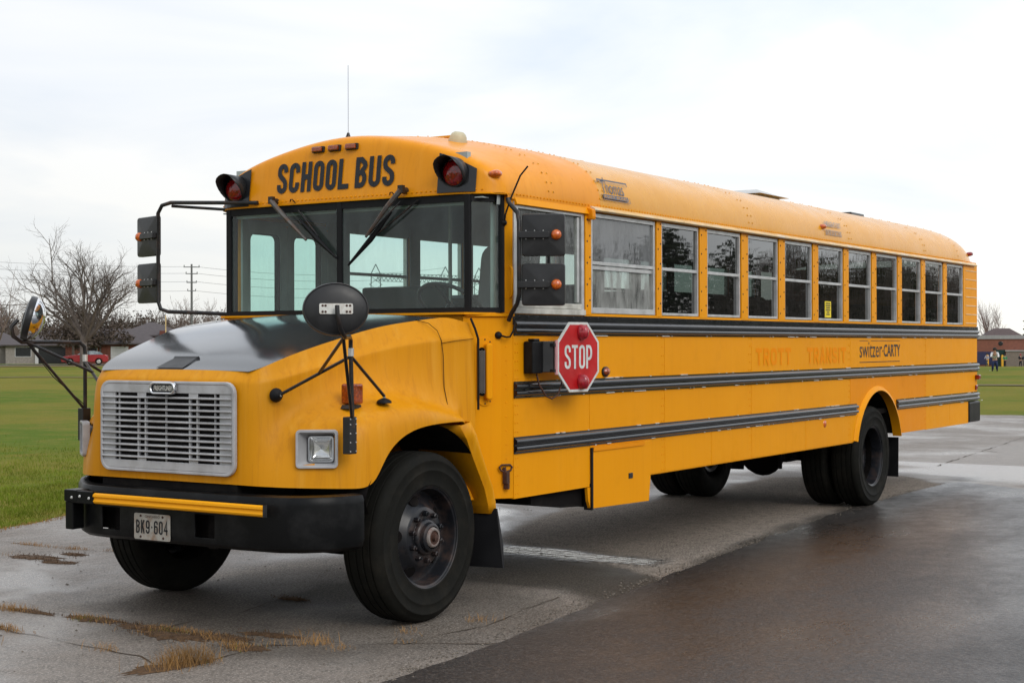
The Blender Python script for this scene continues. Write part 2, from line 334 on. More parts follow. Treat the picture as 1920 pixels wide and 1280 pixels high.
# stroke lettering -----------------------------------------------------------
def _rr(w, t, r):  # centre-line rounded box
    a = t/2; return a, w-a, a, 1-a
def glyph(ch, w=0.42, t=0.13):
    a = t/2; L, Rr, B, T = a, w-a, a, 1-a; r = min(0.17, (w-t)/2); M = 0.5
    ring = arc(Rr-r, T-r, r, 0, 90)+arc(L+r, T-r, r, 90, 180)+arc(L+r, B+r, r, 180, 270)+arc(Rr-r, B+r, r, 270, 360)
    g = {
     'O': [ring+[ring[0]]], '0': [ring+[ring[0]]],
     'C': [[(Rr, 0.66)]+arc(Rr-r, T-r, r, 0, 90)+arc(L+r, T-r, r, 90, 180)+arc(L+r, B+r, r, 180, 270)+arc(Rr-r, B+r, r, 270, 360)+[(Rr, 0.34)]],
     'S': [[(Rr, 0.70)]+arc(Rr-r, T-r, r, 0, 90)+arc(L+r, T-r, r, 90, 180)+[(L, 0.70), (L+0.02, 0.62), (L+0.07, 0.56), (Rr-0.07, 0.44), (Rr-0.02, 0.38), (Rr, 0.30)]+arc(Rr-r, B+r, r, 0, -90)+arc(L+r, B+r, r, 270, 180)+[(L, 0.30)]],
     'H': [[(L, 0), (L, 1)], [(Rr, 0), (Rr, 1)], [(L, M), (Rr, M)]],
     'L': [[(L, 1), (L, a), (w, a)]],
     'B': [[(L, 0), (L, 1)], [(L, T), (Rr-r, T)]+arc(Rr-r, 0.5+0.45/2, r, 90, -90, 6, ry=0.5-a-0.275)[1:-1]+[(Rr-r, M), (L, M)], [(Rr-r, M)]+arc(Rr-r, B+(M-B)/2, r, 90, -90, 8, ry=(M-B)/2)+[(L, B)]],
     'U': [[(L, 1)]+arc(L+r, B+r, r, 180, 270)+arc(Rr-r, B+r, r, 270, 360)+[(Rr, 1)]],
     'T': [[(0, T), (w, T)], [(w/2, 0), (w/2, T)]],
     'P': [[(L, 0), (L, 1)], [(L, T), (Rr-r, T)]+arc(Rr-r, (T+0.42)/2, r, 90, -90, 8, ry=(T-0.42)/2)+[(L, 0.42)]],
     'R': [[(L, 0), (L, 1)], [(L, T), (Rr-r, T)]+arc(Rr-r, (T+0.45)/2, r, 90, -90, 8, ry=(T-0.45)/2)+[(L, 0.45)], [(w*0.5, 0.45), (Rr, 0)]],
     'A': [[(a*0.8, 0), (w/2, 1)], [(w-a*0.8, 0), (w/2, 1)], [(w*0.2, 0.28), (w*0.8, 0.28)]],
     'N': [[(L, 0), (L, 1)], [(L, 0.98), (Rr, 0.02)], [(Rr, 0), (Rr, 1)]],
     'I': [[(w/2, 0), (w/2, 1)]],
     'K': [[(L, 0), (L, 1)], [(L, 0.42), (Rr, 1)], [(L+w*0.25, 0.6), (Rr, 0)]],
     'E': [[(L, 0), (L, 1)], [(L, T), (w, T)], [(L, M), (w*0.9, M)], [(L, B), (w, B)]],
     'F': [[(L, 0), (L, 1)], [(L, T), (w, T)], [(L, M), (w*0.9, M)]],
     'G': [[(Rr, 0.66)]+arc(Rr-r, T-r, r, 0, 90)+arc(L+r, T-r, r, 90, 180)+arc(L+r, B+r, r, 180, 270)+arc(Rr-r, B+r, r, 270, 360)+[(Rr, 0.48), (w*0.55, 0.48)]],
     'Y': [[(a, 1), (w/2, 0.45)], [(w-a, 1), (w/2, 0.45)], [(w/2, 0), (w/2, 0.48)]],
     '4': [[(Rr-0.04, 0), (Rr-0.04, 1), (L, 0.32), (w, 0.32)]],
     '6': [[(Rr, 0.72)]+arc(Rr-r, T-r, r, 0, 90)+arc(L+r, T-r, r, 90, 180)+arc(L+r, B+r, r, 180, 270)+arc(Rr-r, B+r, r, 270, 360)+[(Rr, 0.38)]+arc(Rr-r, 0.53-r*0.4, r, 0, 90, 4, ry=r*0.7)[1:]+[(L, 0.53)]],
     '-': [[(w*0.25, M), (w*0.75, M)]],
    }
    g['9'] = [[(w-x, 1-y) for x, y in g['6'][0]]]
    return g[ch]
def stroke_mesh(mb, text, fn, h, w=0.42, t=0.13, gap=0.10, space=0.32, depth=0.002):
    """fn(u, v, d) -> world; u along the text, v up, d out of the surface"""
    u0 = 0
    for ch in text:
        if ch == ' ': u0 += space*h; continue
        cw = w if ch not in 'I-' else (t*1.3 if ch == 'I' else 0.22)
        for si, pl in enumerate(glyph(ch, cw, t)):
            n = len(pl); depth_ = depth+.0005*si; closed = (abs(pl[0][0]-pl[-1][0])+abs(pl[0][1]-pl[-1][1])) < 1e-6 and n > 3
            Lf, Rg = [], []
            for i, (x, y) in enumerate(pl):
                if closed: pa = pl[i-1] if i > 0 else pl[-2]; pb = pl[i+1] if i < n-1 else pl[1]
                else: pa = pl[max(i-1, 0)]; pb = pl[min(i+1, n-1)]
                d1 = Vector((x-pa[0], y-pa[1])); d2 = Vector((pb[0]-x, pb[1]-y))
                if d1.length < 1e-6: d1 = d2
                if d2.length < 1e-6: d2 = d1
                d1.normalize(); d2.normalize(); m = (d1+d2)
                m = m.normalized() if m.length > 1e-4 else d1
                nn = Vector((-m.y, m.x)); k = (t/2)/max(0.5, nn.dot(Vector((-d1.y, d1.x))))
                Lf.append((x+nn.x*k, y+nn.y*k)); Rg.append((x-nn.x*k, y-nn.y*k))
            vs = [fn(u0+p[0]*h, p[1]*h, depth_) for p in Lf]+[fn(u0+p[0]*h, p[1]*h, depth_) for p in Rg]
            mb.add(vs, [(i, i+1, n+i+1, n+i) for i in range(n-1)])
        u0 += (cw+gap)*h
    return u0-gap*h
def font_mesh(text, size_h, width=None, extrude=0.001, bold=0.0, shear=0.0):
    c = bpy.data.curves.new('txt', 'FONT'); c.body = text; c.size = 1; c.extrude = 0; c.offset = bold; c.shear = shear; c.resolution_u = 3
    o = bpy.data.objects.new('txt', c); col.objects.link(o)
    dg = bpy.context.evaluated_depsgraph_get(); me = bpy.data.meshes.new_from_object(o.evaluated_get(dg))
    bpy.data.objects.remove(o); bpy.data.curves.remove(c)
    xs = [v.co.x for v in me.vertices]; ys = [v.co.y for v in me.vertices]
    x0, x1, y0, y1 = min(xs), max(xs), min(ys), max(ys); sy = size_h/(y1-y0); sx = (width/(x1-x0)) if width else sy
    for v in me.vertices: v.co = Vector(((v.co.x-x0)*sx, (v.co.y-y0)*sy, 0))
    return me
def place_text(me, name, mat, parent, origin, udir, vdir, **kw):
    u = Vector(udir).normalized(); v = Vector(vdir).normalized(); w = u.cross(v)
    me.materials.clear(); me.materials.append(mat)
    o = bpy.data.objects.new(name, me); col.objects.link(o); o.parent = parent
    o.matrix_local = Matrix(((u.x, v.x, w.x, origin[0]), (u.y, v.y, w.y, origin[1]), (u.z, v.z, w.z, origin[2]), (0,0,0,1)))
    for k, q in kw.items(): o[k] = q
    return o
def rivet_mb(mb, p, nrm, r=0.007, h=0.004):
    nrm = Vector(nrm).normalized(); u = nrm.orthogonal().normalized(); w = nrm.cross(u); p = Vector(p)
    vs = [p+(u*math.cos(k*PI/3)+w*math.sin(k*PI/3))*r for k in range(6)]+[p+(u*math.cos(k*PI/3)+w*math.sin(k*PI/3))*r*0.6+nrm*h for k in range(6)]
    mb.add(vs, [(k, (k+1) % 6, 6+(k+1) % 6, 6+k) for k in range(6)]+[tuple(range(6, 12))])
# ================================================================ THE BUS (front faces -x, its left side faces -y)
BUS = thing('school_bus', 'long yellow school bus with a red stop sign on its side, parked on wet pavement', 'school bus')
W = 1.22
XA, XR = 0.857, 11.32          # start and end of the side panels
ACX, ACZ, ACR = 7.73, 0.504, 0.68
SIDE = lambda s: (lambda u, v, t: (u, s*t, v))   # x, z, |y|

def arch_pts(z_lo, z_hi=None, side=None, n=14):
    a0 = math.degrees(math.asin((z_lo-ACZ)/ACR)); a1 = 90 if z_hi is None else math.degrees(math.asin((z_hi-ACZ)/ACR))
    if side == 'l': return arc(ACX, ACZ, ACR, 180-a0, 180-a1, n)
    if side == 'r': return arc(ACX, ACZ, ACR, a1, a0, n)
    return arc(ACX, ACZ, ACR, 180-a0, a0, n*2)
SEAMS = [XA, 2.98, 4.59, 6.95, 9.32, XR]
g = 0.0022
for s in (-1, 1):
    def panel(poly, mat=YEL, proud=0.0):
        MB().prism(poly, SIDE(s), W+proud-0.018, W+proud).build('side_panel', mat, BUS, bevel=0.002)
    def rect(x0, x1, z0, z1): return [(x0+g, z0), (x1-g, z0), (x1-g, z1), (x0+g, z1)]
    cuts = [x for x in SEAMS]
    for a, b in zip(SEAMS[:-1], SEAMS[1:]):
        if s == 1 and a == XA: a = 1.86
        panel(rect(a, b, 1.37, 1.79))
    B = [XA, 1.835, 2.98, 4.59, 6.95] if s == -1 else [1.86, 2.98, 4.59, 6.95]
    for a, b in zip(B[:-1], B[1:]): panel(rect(a, b, 1.01, 1.37-g))
    a, b = 6.95, 9.32
    ar = arch_pts(1.01)
    panel([(a+g, 1.01)]+ar+[(b-g, 1.01), (b-g, 1.37-g), (a+g, 1.37-g)], YEL2, 0.001)
    panel(rect(9.32, XR, 1.01, 1.37-g))
    C = ([XA, 1.835, 2.98, 3.8, 4.59, 5.8, 6.95] if s == -1 else [1.86, 2.98, 4.59, 6.95])
    for a, b in zip(C[:-1], C[1:]): panel(rect(a, b, 0.69 if not (s == -1 and a == XA) else 0.668, 1.01-g), proud=0.0015)
    panel([(6.95+g, 0.69)]+arch_pts(0.69, 1.01-g, 'l')+[(6.95+g, 1.01-g)])
    panel(arch_pts(0.705, 1.01-g, 'r')+[(9.32-g, 0.705), (9.32-g, 1.01-g)], YEL2, 0.001)
    for a, b in ((9.32, 10.2), (10.2, XR-0.38 if s == -1 else XR)): panel(rect(a, b, 0.70, 1.01-g))
    # yellow return edge under the skirt, and inner wall liner
    MB().box(XA if s < 0 else 1.86, 7.02, s*(W-0.06), s*(W-0.002), 0.684, 0.6885).build('skirt_edge', YEL, BUS)
    MB().prism([(XA+.03, 0.95)]+arch_pts(0.95)+[(XR-.02, 0.95), (XR-.02, 1.86), (XA+.03, 1.86)] if s < 0 else [(1.9, 0.95)]+arch_pts(0.95)+[(XR-.02, 0.95), (XR-.02, 1.86), (1.9, 1.86)], SIDE(s), W-0.055, W-0.04).build('wall_liner', CEIL, BUS)
    # arch lip
    m = MB(); outer = arc(ACX, ACZ, ACR+0.045, 164, 15, 30); inner = arc(ACX, ACZ, ACR-0.004, 164, 15, 30)
    for i in range(30):
        (a0, a1), (b0, b1), (c0, c1), (d0, d1) = outer[i], outer[i+1], inner[i+1], inner[i]
    rows = []
    for (o, i_) in zip(outer, inner):
        rows.append([(o[0], s*(W+0.001), o[1]), (o[0]*.5+i_[0]*.5, s*(W+0.030), o[1]*.5+i_[1]*.5), (i_[0], s*(W+0.034), i_[1]), (i_[0], s*(W-0.06), i_[1])])
    m.grid(rows).build('wheel_arch_trim', YEL, BUS, smooth=50)
    # wheel housing
    rows = [[(x, s*(W-0.05), z), (x, s*(W-0.72), z)] for x, z in arc(ACX, ACZ, ACR+0.01, 163, 17, 20)]
    m = MB().grid(rows); m.prism(arc(ACX, ACZ, ACR+0.012, 163, 17, 20), SIDE(s), W-0.73, W-0.74)
    m.build('wheel_housing', DARK, BUS, smooth=40)

# cab corner / cowl panels (narrower than the body: the side turns in towards the windshield)
FN, FO, PO = (0.60, 1.035), (0.80, 1.162), (XA, W)
for s in (-1, 1):
    pl = [(0.58, 1.02), (0.80, 1.162), (XA, W-.002), (XA, 1.16), (0.80, 1.10), (0.62, 0.98)]
    f = lambda u, v, t: (u, s*v, t)
    MB().prism(pl, f, 0.672, 1.842).build('cowl_panel', YEL, BUS, bevel=0.004)
    MB().prism([(0.585, 1.045), (0.795, 1.178), (XA+.002, W+.012), (XA+.002, 1.16), (0.80, 1.10), (0.62, 0.98)], f, 1.842, 1.862).build('cowl_ledge', YEL, BUS, bevel=0.003)
    MB().prism([(0.80, 1.150), (0.812, 1.173), (XA+.04, W-.002), (XA+.04, 1.15), (0.84, 1.11)], f, 1.862, 2.62).build('corner_pillar', YEL, BUS, bevel=0.004)
    m = MB()
    for z in [0.75+0.09*k for k in range(12)]:
        rivet_mb(m, (XA-.03, s*(W-.034), z), (-.55, s*.83, 0))
    stuff(m.build('rivets', YEL, BUS))
MB().box(0.60, 0.64, -1.0, 1.0, 0.9, 1.862).build('firewall', YEL, BUS)
MB().prism([(0.55, -1.05), (0.795, -1.16), (0.83, -1.1), (0.83, 1.1), (0.795, 1.16), (0.55, 1.05)], lambda u, v, t: (u, v, t), 1.8545, 1.868).build('cowl_top', YEL, BUS)
# lid handle, rust latch, vent, mirror-wire grommets on the near corner panel
cn = Vector((-0.535, -0.845, 0)); cu = Vector((0.845, -0.535, 0))     # outward normal and along-direction of the corner panel
def cpt(x, z, o=0.0):   # point on the near corner panel at body x
    t = (x-0.80)/(XA-0.80) if x > 0.80 else None
    y = -(1.162+(W-1.162)*(x-0.80)/(XA-0.80)) if x > 0.80 else -(1.02+(1.162-1.02)*(x-0.58)/0.22)
    return Vector((x, y, z))+cn*o
vo = cpt(0.705, 1.49)
fv = lambda u, v, t: tuple(vo+cu*u+Vector((0,0,v))+cn*t)
vent = MB().prism(rrect(0.115, 0.44, 0.055, 6), fv, 0.0, 0.006).build('cowl_vent', YEL, BUS, bevel=0.002)
hood_m = MB().prism(rrect(0.046, 0.36, 0.022, 6, .012), fv, 0.006, 0.058)
hood_m.build('vent_scoop', YEL, vent, bevel=0.008, smooth=40)
sl_ = lambda u, v, t: tuple(vo+cu*(-.034+u*.62)+cn*(.033+u*.78+t)+Vector((0,0,v)))
m = MB().prism(rrect(0.046, 0.31, 0.022, 5), sl_, 0, 0.002)
m.build('vent_opening', DARK, vent)
m = MB()
for k in range(19):
    z0 = -0.137+k*0.0143
    for a in (-1, 1):
        for j in range(2): m.tube([sl_(-.021+.021*j+(0 if a > 0 else .021), z0, .004), sl_(-.021+.021*j+(.021 if a > 0 else 0), z0+.0143, .004)], 0.0022, 4)
m.build('vent_mesh', ALU, vent)
m = MB()
for u, v in ((0,.205),(.035,.19),(-.047,.09),(.047,.09),(-.047,-.08),(.047,-.08),(0,-.205),(.035,-.19)): rivet_mb(m, fv(u, v, 0.006), cn, 0.006, 0.004)
stuff(m.build('vent_screws', RUST, vent))
m = MB(); lo = cpt(0.818, 0.855, 0.012)
m.tube([tuple(lo+cu*a+Vector((0,0,b))) for a, b in ((-.03,.035),(-.045,.02),(-.035,0),(0,-.01),(.035,0),(.045,.02),(.03,.035),(-.03,.035))], 0.007, 6)
m.box(lo.x-.018, lo.x+.018, lo.y-.02, lo.y+.012, lo.z-.085, lo.z-.01); m.box(lo.x-.01, lo.x+.01, lo.y-.024, lo.y+.012, lo.z-.12, lo.z-.08)
m.tube([tuple(lo+cu*-.01+Vector((0,0,.02))), tuple(lo+Vector((0,0,-.05)))], 0.012, 6)
m.build('hood_latch', RUST, BUS, bevel=0.002)
m = MB(); h0, h1 = cpt(0.842, 2.165, 0.0), cpt(0.842, 1.965, 0.0)
m.tube([tuple(h0), tuple(h0+cn*.03-Vector((0,0,.01))), tuple(h0+cn*.038-Vector((0,0,.03))), tuple(h1+cn*.038+Vector((0,0,.03))), tuple(h1+cn*.03+Vector((0,0,.01))), tuple(h1)], 0.008, 8)
m.build('grab_handle', YEL, BUS, smooth=60)
for gp, pts in ((cpt(0.812, 2.445), [(0.0,0.02,0),(0.0,.035,.05),(.03,.05,.15),(.09,.07,.30),(.13,.10,.36)]), (cpt(0.785, 1.722), [(0,0.02,0),(.04,.04,-.012),(.06,.05,-.01),(.085,.05,.03),(.10,.045,.10)])):
    gr = MB().lathe([(0.0, 0.028), (0.012, 0.026), (0.020, 0.018), (0.024, 0.004), (0.026, -0.004)], tuple(gp), tuple(cn), 14).build('wire_grommet', GASK, BUS, smooth=60)
    MB().tube([tuple(gp+cu*a+cn*b+Vector((0,0,c))) for a, b, c in pts], 0.006, 6).build('wire', GASK, gr, smooth=60)
# black rubber boot between hood and cowl
MB().tube([(0.585, -1.075, 1.83), (0.60, -1.10, 1.76), (0.615, -1.112, 1.70), (0.615, -1.112, 1.25)], 0.008, 6).build('hood_seal', GASK, BUS, smooth=60)

# ---------------- window band
NEAR_WIN = [(1.866, 2.843)]+[(2.935+.796*k, 3.585+.796*k) for k in range(10)]
ZS, ZT, ZM = 1.88, 2.585, 2.234
for s in (-1, 1):
    posts = [(1.775, 1.866), (2.843, 2.935)]+[(3.585+.796*k, 3.731+.796*k) for k in range(9)]
    if s > 0: posts = [(1.858, 2.128), (2.932, 3.078)]+[(3.732+.796*k, 3.874+.796*k) for k in range(9)]
    for a, b in posts:
        p = MB().box(a+.004, b-.004, s*(W-.055), s*(W+.004), 1.866, 2.60).build('window_post', YEL, BUS, bevel=0.003)
        m = MB()
        wd = b-a
        for k in range(5):
            z = 1.93+k*.15
            for dx in ((.22, .78) if wd > .1 else (.3, .7)): rivet_mb(m, (a+wd*dx, s*(W+.004), z+(0.04 if dx > .5 else 0)), (0, s, 0), .0085, .004)
        stuff(m.build('post_bolts', RUST, p))
    for a, b in ([(1.86, 2.126), (2.934, 3.076)]+[(3.732+.796*k, 3.874+.796*k) for k in range(9)] if s > 0 else posts):
        MB().box(a, b, s*(W-.062), s*(W-.056), 1.80, 2.62).build('post_liner', CEIL, BUS)
    MB().box(XA+.05 if s < 0 else 1.866, XR-.02, s*(W-.05), s*(W+.001), 1.858, 1.876).build('window_sill_strip', YEL, BUS)
    MB().box(1.786 if s < 0 else .87, XR-.02, s*(W-.05), s*(W-.004), 2.587, 2.64).build('window_header', YEL, BUS)
    # rear quarter panel with pressed ribs
    q = MB().box(10.753, XR-.004, s*(W-.05), s*(W+.002), 1.866, 2.60).build('rear_quarter_panel', YEL, BUS, bevel=0.003)
    m = MB()
    for k in range(7): m.tube([(10.84, s*(W+.001), 1.90+k*.105), (11.29, s*(W+.001), 1.90+k*.105)], 0.006, 6)
    m.build('pressed_ribs', CREAM, q)
def sash(s, x0, x1, kind, wavy=False):
    """one slide-down sash window: frame, meeting rail, upper and lower pane"""
    fy = lambda u, v, t: (u, s*t, v)
    m = MB(); o = 0.004; fw_ = 0.022 if kind != 'wide' else 0.030
    zt = ZT-0.030
    m.box(x0+o, x0+fw_, s*(W-.045), s*(W-.006), ZS, ZT); m.box(x1-fw_, x1-o, s*(W-.045), s*(W-.006), ZS, ZT)
    m.box(x0+fw_, x1-fw_, s*(W-.045), s*(W-.007), zt, ZT); m.box(x0+fw_, x1-fw_, s*(W-.045), s*(W-.004), ZS, ZS+.020 if kind != 'wide' else ZS+.04)
    fr = m.build('window', ALU, BUS, bevel=0.002)
    MB().box(x0+fw_, x1-fw_, s*(W-.040), s*(W-.010), ZM-.012, ZM+.012).build('meeting_rail', ALU, fr, bevel=0.002)
    if kind == 'wide': MB().box(x0+fw_, x1-fw_, s*(W-.042), s*(W-.020), ZM-.045, ZM-.016).build('meeting_rail', ALU, fr, bevel=0.002)
    gup = (GSIDE2 if wavy else GSIDE) if s < 0 else GCLEAR; glo = gup
    if kind == 'wide' and s < 0: gup, glo = GW1, GFOG
    MB().add([fy(x0+fw_, ZM+.012, W-.024), fy(x1-fw_, ZM+.012, W-.024), fy(x1-fw_, zt, W-.024), fy(x0+fw_, zt, W-.024)], [(0,1,2,3)]).build('upper_pane', gup, fr)
    MB().add([fy(x0+fw_, ZS+.018, W-.032), fy(x1-fw_, ZS+.018, W-.032), fy(x1-fw_, ZM-.012, W-.032), fy(x0+fw_, ZM-.012, W-.032)], [(0,1,2,3)]).build('lower_pane', glo, fr)
    return fr
for i, (a, b) in enumerate(NEAR_WIN):
    fr = sash(-1, a, b, 'wide' if i == 0 else 'std', i >= 4)
    if i == 5:      # yellow notice stuck low in this pane
        st = MB().box(a+.24, a+.40, -(W-.0305), -(W-.029), ZS+.03, ZS+.185).build('window_sticker', STICK, fr)
        m = MB()
        for k, wd in enumerate((.11, .12, .10, .12, .06, .09)): m.box(a+.32-wd/2, a+.32+wd/2, -(W-.028), -(W-.0275), ZS+.160-k*.021, ZS+.170-k*.021)
        m.build('sticker_print', TXT, BUS)
for a, b in [(2.13, 2.93)]+[(3.08+.796*k, 3.73+.796*k) for k in range(9)]: sash(1, a, b, 'std')
# driver's sliding window
m = MB(); x0, x1 = .905, 1.772
m.box(x0-.03, x0+.02, -(W-.05), -(W-.002), 1.875, 2.587); m.box(x1-.035, x1, -(W-.05), -(W-.002), 1.875, 2.587)
m.box(x0, x1, -(W-.05), -(W-.003), 2.545, 2.587); m.box(x1-.075, x1-.045, -(W-.04), -(W-.014), 1.95, 2.54)
dwf = m.build('driver_window', ALU, BUS, bevel=0.003)
MB().box(x0-.03, x1, -(W-.05), -(W+.012), 1.862, 1.90).box(x0, x0+.42, -(W-.05), -(W+.004), 1.902, 1.945).box(x0+.425, x1-.03, -(W-.05), -(W-.003), 1.902, 1.940).build('grimy_sill', SILL, dwf, bevel=0.004)
MB().box(x0+.425, x0+.450, -(W-.045), -(W-.02), 1.94, 2.545).build('sliding_rail', GASK, dwf)
MB().add([(x0+.02, -(W-.03), 1.93), (x1-.03, -(W-.03), 1.93), (x1-.03, -(W-.03), 2.55), (x0+.02, -(W-.03), 2.55)], [(0,1,2,3)]).build('pane', GDRV, dwf)
# entrance door on the far side
def door_leaf(x0, x1):
    m = MB(); w = x1-x0
    frame_ring(m, rrect(w, 1.60, .02, 3, (x0+x1)/2, 1.76), rrect(w-.13, 1.40, .05, 3, (x0+x1)/2, 1.80), lambda u, v, t: (u, t, v), W-.05, W-.01)
    d = m.build('entrance_door', YEL, BUS, bevel=0.003)
    m = MB(); frame_ring(m, rrect(w, 1.60, .02, 3, (x0+x1)/2, 1.76), rrect(w-.15, 1.38, .05, 3, (x0+x1)/2, 1.80), lambda u, v, t: (u, t, v), W-.060, W-.056); m.build('door_liner', CEIL, d)
    m = MB(); frame_ring(m, rrect(w-.125, 1.405, .05, 3, (x0+x1)/2, 1.80), rrect(w-.165, 1.365, .045, 3, (x0+x1)/2, 1.80), lambda u, v, t: (u, t, v), W-.055, W-.005); m.build('door_gasket', GASK, d)
    MB().prism(rrect(w-.16, 1.37, .045, 3, (x0+x1)/2, 1.80), lambda u, v, t: (u, t, v), W-.031, W-.030).build('door_glass', GCLEAR, d)
door_leaf(0.90, 1.38); door_leaf(1.385, 1.855)

# ---------------- rub rails
def rail(x0, x1, z0, z1, s, flange_top=0.0):
    h = z1-flange_top-z0; prof = [(0.0, z0), (.006, z0)]
    for c in (z0+h*.29, z0+h*.71):
        rr = h*.185
        prof += [(.006, c-rr)]+[(.006+rr*1.15*math.sin(R(a)), c-rr*math.cos(R(a))) for a in (30, 60, 90, 120, 150)]+[(.006, c+rr)]
    prof += [(.006, z1), (0.0, z1)]
    MB().prism(prof, lambda o, z, x: (x, s*(W+.0035+o), z), x0, x1).build('rub_rail', RAIL, BUS, smooth=50)
BROK = {}
for s in (-1, 1):
    xa = XA if s < 0 else 1.87
    rail(xa, XR+.01, 1.722, 1.858, s, flange_top=.035)
    rail(xa, XR+.01, 1.318, 1.424, s); rail(xa, 7.11, .958, 1.066, s); rail(8.31, XR+.01, .962, 1.070, s)
    # chips of bare primer along the rail edges, rivets of the top strip and the panel seams
    m = MB(); rnd = random.Random(5+s)
    for z in (1.722, 1.424, 1.318, 1.066, .958):
        x = xa+.5
        while x < XR-.3:
            x += rnd.expovariate(1/.35); L = rnd.choice((.01, .015, .02, .06, .12))
            if z < 1.1 and 7.0 < x < 8.4: continue
            m.box(x, x+L, s*(W+.002), s*(W+.010), z-.003, z+.003)
    stuff(m.build('paint_chips', WHT, BUS))
    m = MB(); x = xa+.06
    while x < XR: rivet_mb(m, (x, s*(W+.0095), 1.842), (0, s, 0), .008, .004); x += .115
    stuff(m.build('rail_rivets', RAIL, BUS))
    m = MB()
    for x in SEAMS[1:-1]:
        for z0, z1, n in ((1.44, 1.71, 5), (1.08, 1.31, 5), (.71, .94, 5)):
            for k in range(n):
                z = z0+(z1-z0)*k/(n-1)
                for dx in (-.055, -.02):
                    xx = x+dx+(.012 if k % 2 else 0)
                    if (xx-ACX)**2+(z-ACZ)**2 > (ACR+.06)**2: rivet_mb(m, (xx, s*(W+.001), z), (0, s, 0), .0075, .003)
    for x in (XA+.022, XA+.05):
        for k in range(19):
            z = .70+k*.057
            if not (.95 < z < 1.07 or 1.31 < z < 1.43 or z > 1.70) and s < 0: rivet_mb(m, (x, s*(W+.001), z), (0, s, 0), .006, .003)
    for x in (3.78, 5.78, 9.6, 10.2, 10.9, 8.48):
        for k in range(4): rivet_mb(m, (x, s*(W+.001), .73+k*.07), (0, s, 0), .006, .003)
    stuff(m.build('panel_rivets', YEL2, BUS))

# ---------------- roof
FRONT_O = [(1.22, 2.60), (1.222, 2.645), (1.205, 2.70), (1.165, 2.765), (1.10, 2.825), (1.00, 2.88), (.86, 2.935), (.70, 2.982), (.52, 3.022), (.34, 3.055), (.17, 3.075), (0, 3.083)]
BODY_O = [(1.22, 2.60), (1.224, 2.66), (1.216, 2.72), (1.195, 2.785), (1.15, 2.855), (1.07, 2.925), (.94, 2.99), (.76, 3.045), (.56, 3.09), (.36, 3.125), (.18, 3.146), (0, 3.152)]
def xfront(y):
    y = abs(y); return .578+.02*(y/1.0)**2+(0 if y < .93 else .225*(1-math.sqrt(max(0, 1-((y-.93)/.295)**2))))
def full(prof): return [(y, z) for y, z in prof]+[(-y, z) for y, z in reversed(prof[:-1])]
fo, bo = full(FRONT_O), full(BODY_O)
def lerp(a, b, t): return a+(b-a)*t
rows = []
Z0 = 2.632
rows.append([(xfront(y)+.0, y, min(z, Z0)) for y, z in fo])
for q in (.35, .7, 1.0): rows.append([(xfront(y)+.055*q*(max(0, min(1, (z-Z0)/.45))), y, lerp(min(z, Z0), max(min(z, Z0), z-.045) if z > Z0 else z, q)) for y, z in fo])
rows.append([(xfront(y)+.075*(max(0, min(1, (z-Z0)/.45)))+.012, y*.999, z-.014 if z > Z0+.03 else z) for y, z in fo])
rows.append([(xfront(y)+.085*(max(0, min(1, (z-Z0)/.45)))+.05, y, z) for y, z in fo])
for x, q in ((.86, .16), (1.0, .38), (1.15, .62), (1.35, .85), (1.65, 1.0), (1.99, 1.0)):
    rows.append([(max(x, xfront(y)+.06+.03*i), lerp(a[0], b[0], q), lerp(a[1], b[1], q)) for i, (a, b, y) in enumerate([(a, b, a[0]) for a, b in zip(fo, bo)]) for _ in (0,)] if False else [(x if x > xfront(a[0])+.06 else xfront(a[0])+.06, lerp(a[0], b[0], q), lerp(a[1], b[1], q)) for a, b in zip(fo, bo)])
cap_rows = rows
m = MB().grid(cap_rows)
cap = m.build('front_roof_cap', YCAP, BUS, smooth=180, subd=2)
rows = [[(x, y, z) for y, z in bo] for x in (1.99, 2.4, 4.6, 6.0, 7.0, 9.3, 10.6)]
for a in (12, 25, 38, 52, 65, 78, 90):
    t = math.sin(R(a)); c = math.cos(R(a))
    rows.append([(10.62+.66*t, y*lerp(.93, 1, c) if z > 2.62 else y*lerp(.97, 1, c), 2.60+(z-2.60)*lerp(.18, 1, c**.8 if c > 0 else 0)) for y, z in bo])
rf = MB().grid(rows).build('roof', YROOF, BUS, smooth=180, subd=1)
# roof bows: rivet rows over the crown, eave rivets
m = MB()
def roof_pt(x, prof, i, f):
    a, b = prof[i], prof[i+1]; p = Vector((x, lerp(a[0], b[0], f), lerp(a[1], b[1], f))); t = Vector((0, b[0]-a[0], b[1]-a[1])); n = Vector((0, -t.z, t.y))
    n = n if n.z > 0 else -n
    if abs(p.y) > 1.15 and n.y*p.y < 0: n = -n
    return p, n.normalized()
for x in (1.30, 1.36, 1.99, 2.05, 4.55, 4.62, 6.93, 6.99, 9.27, 9.33, 10.55):
    prof = bo if x > 1.5 else [(lerp(a[0], b[0], .8), lerp(a[1], b[1], .8)) for a, b in zip(fo, bo)]
    for i in range(1, len(prof)-2):
        L = math.dist(prof[i], prof[i+1]); n = max(1, int(L/.085))
        for k in range(n):
            p, nn = roof_pt(x, prof, i, (k+.5)/n); rivet_mb(m, p+nn*.001, nn, .008, .0045)
stuff(m.build('roof_rivets', YROOF, rf))
m = MB()
for s in (-1, 1):
    x = 1.95
    while x < 11.1: rivet_mb(m, (x, s*(W+.0025), 2.640), (0, s, 0), .0065, .005); x += .042
    x = .90
    while x < 1.95: rivet_mb(m, (x, s*(W+.003), 2.632), (0, s, 0), .0065, .005); x += .042
stuff(m.build('eave_rivets', YEL2, rf))
m = MB(); y = -1.12
while y < 1.12: rivet_mb(m, (xfront(y)-.001, y, 2.652), (-1, y*.2, 0), .0065, .005); y += .036
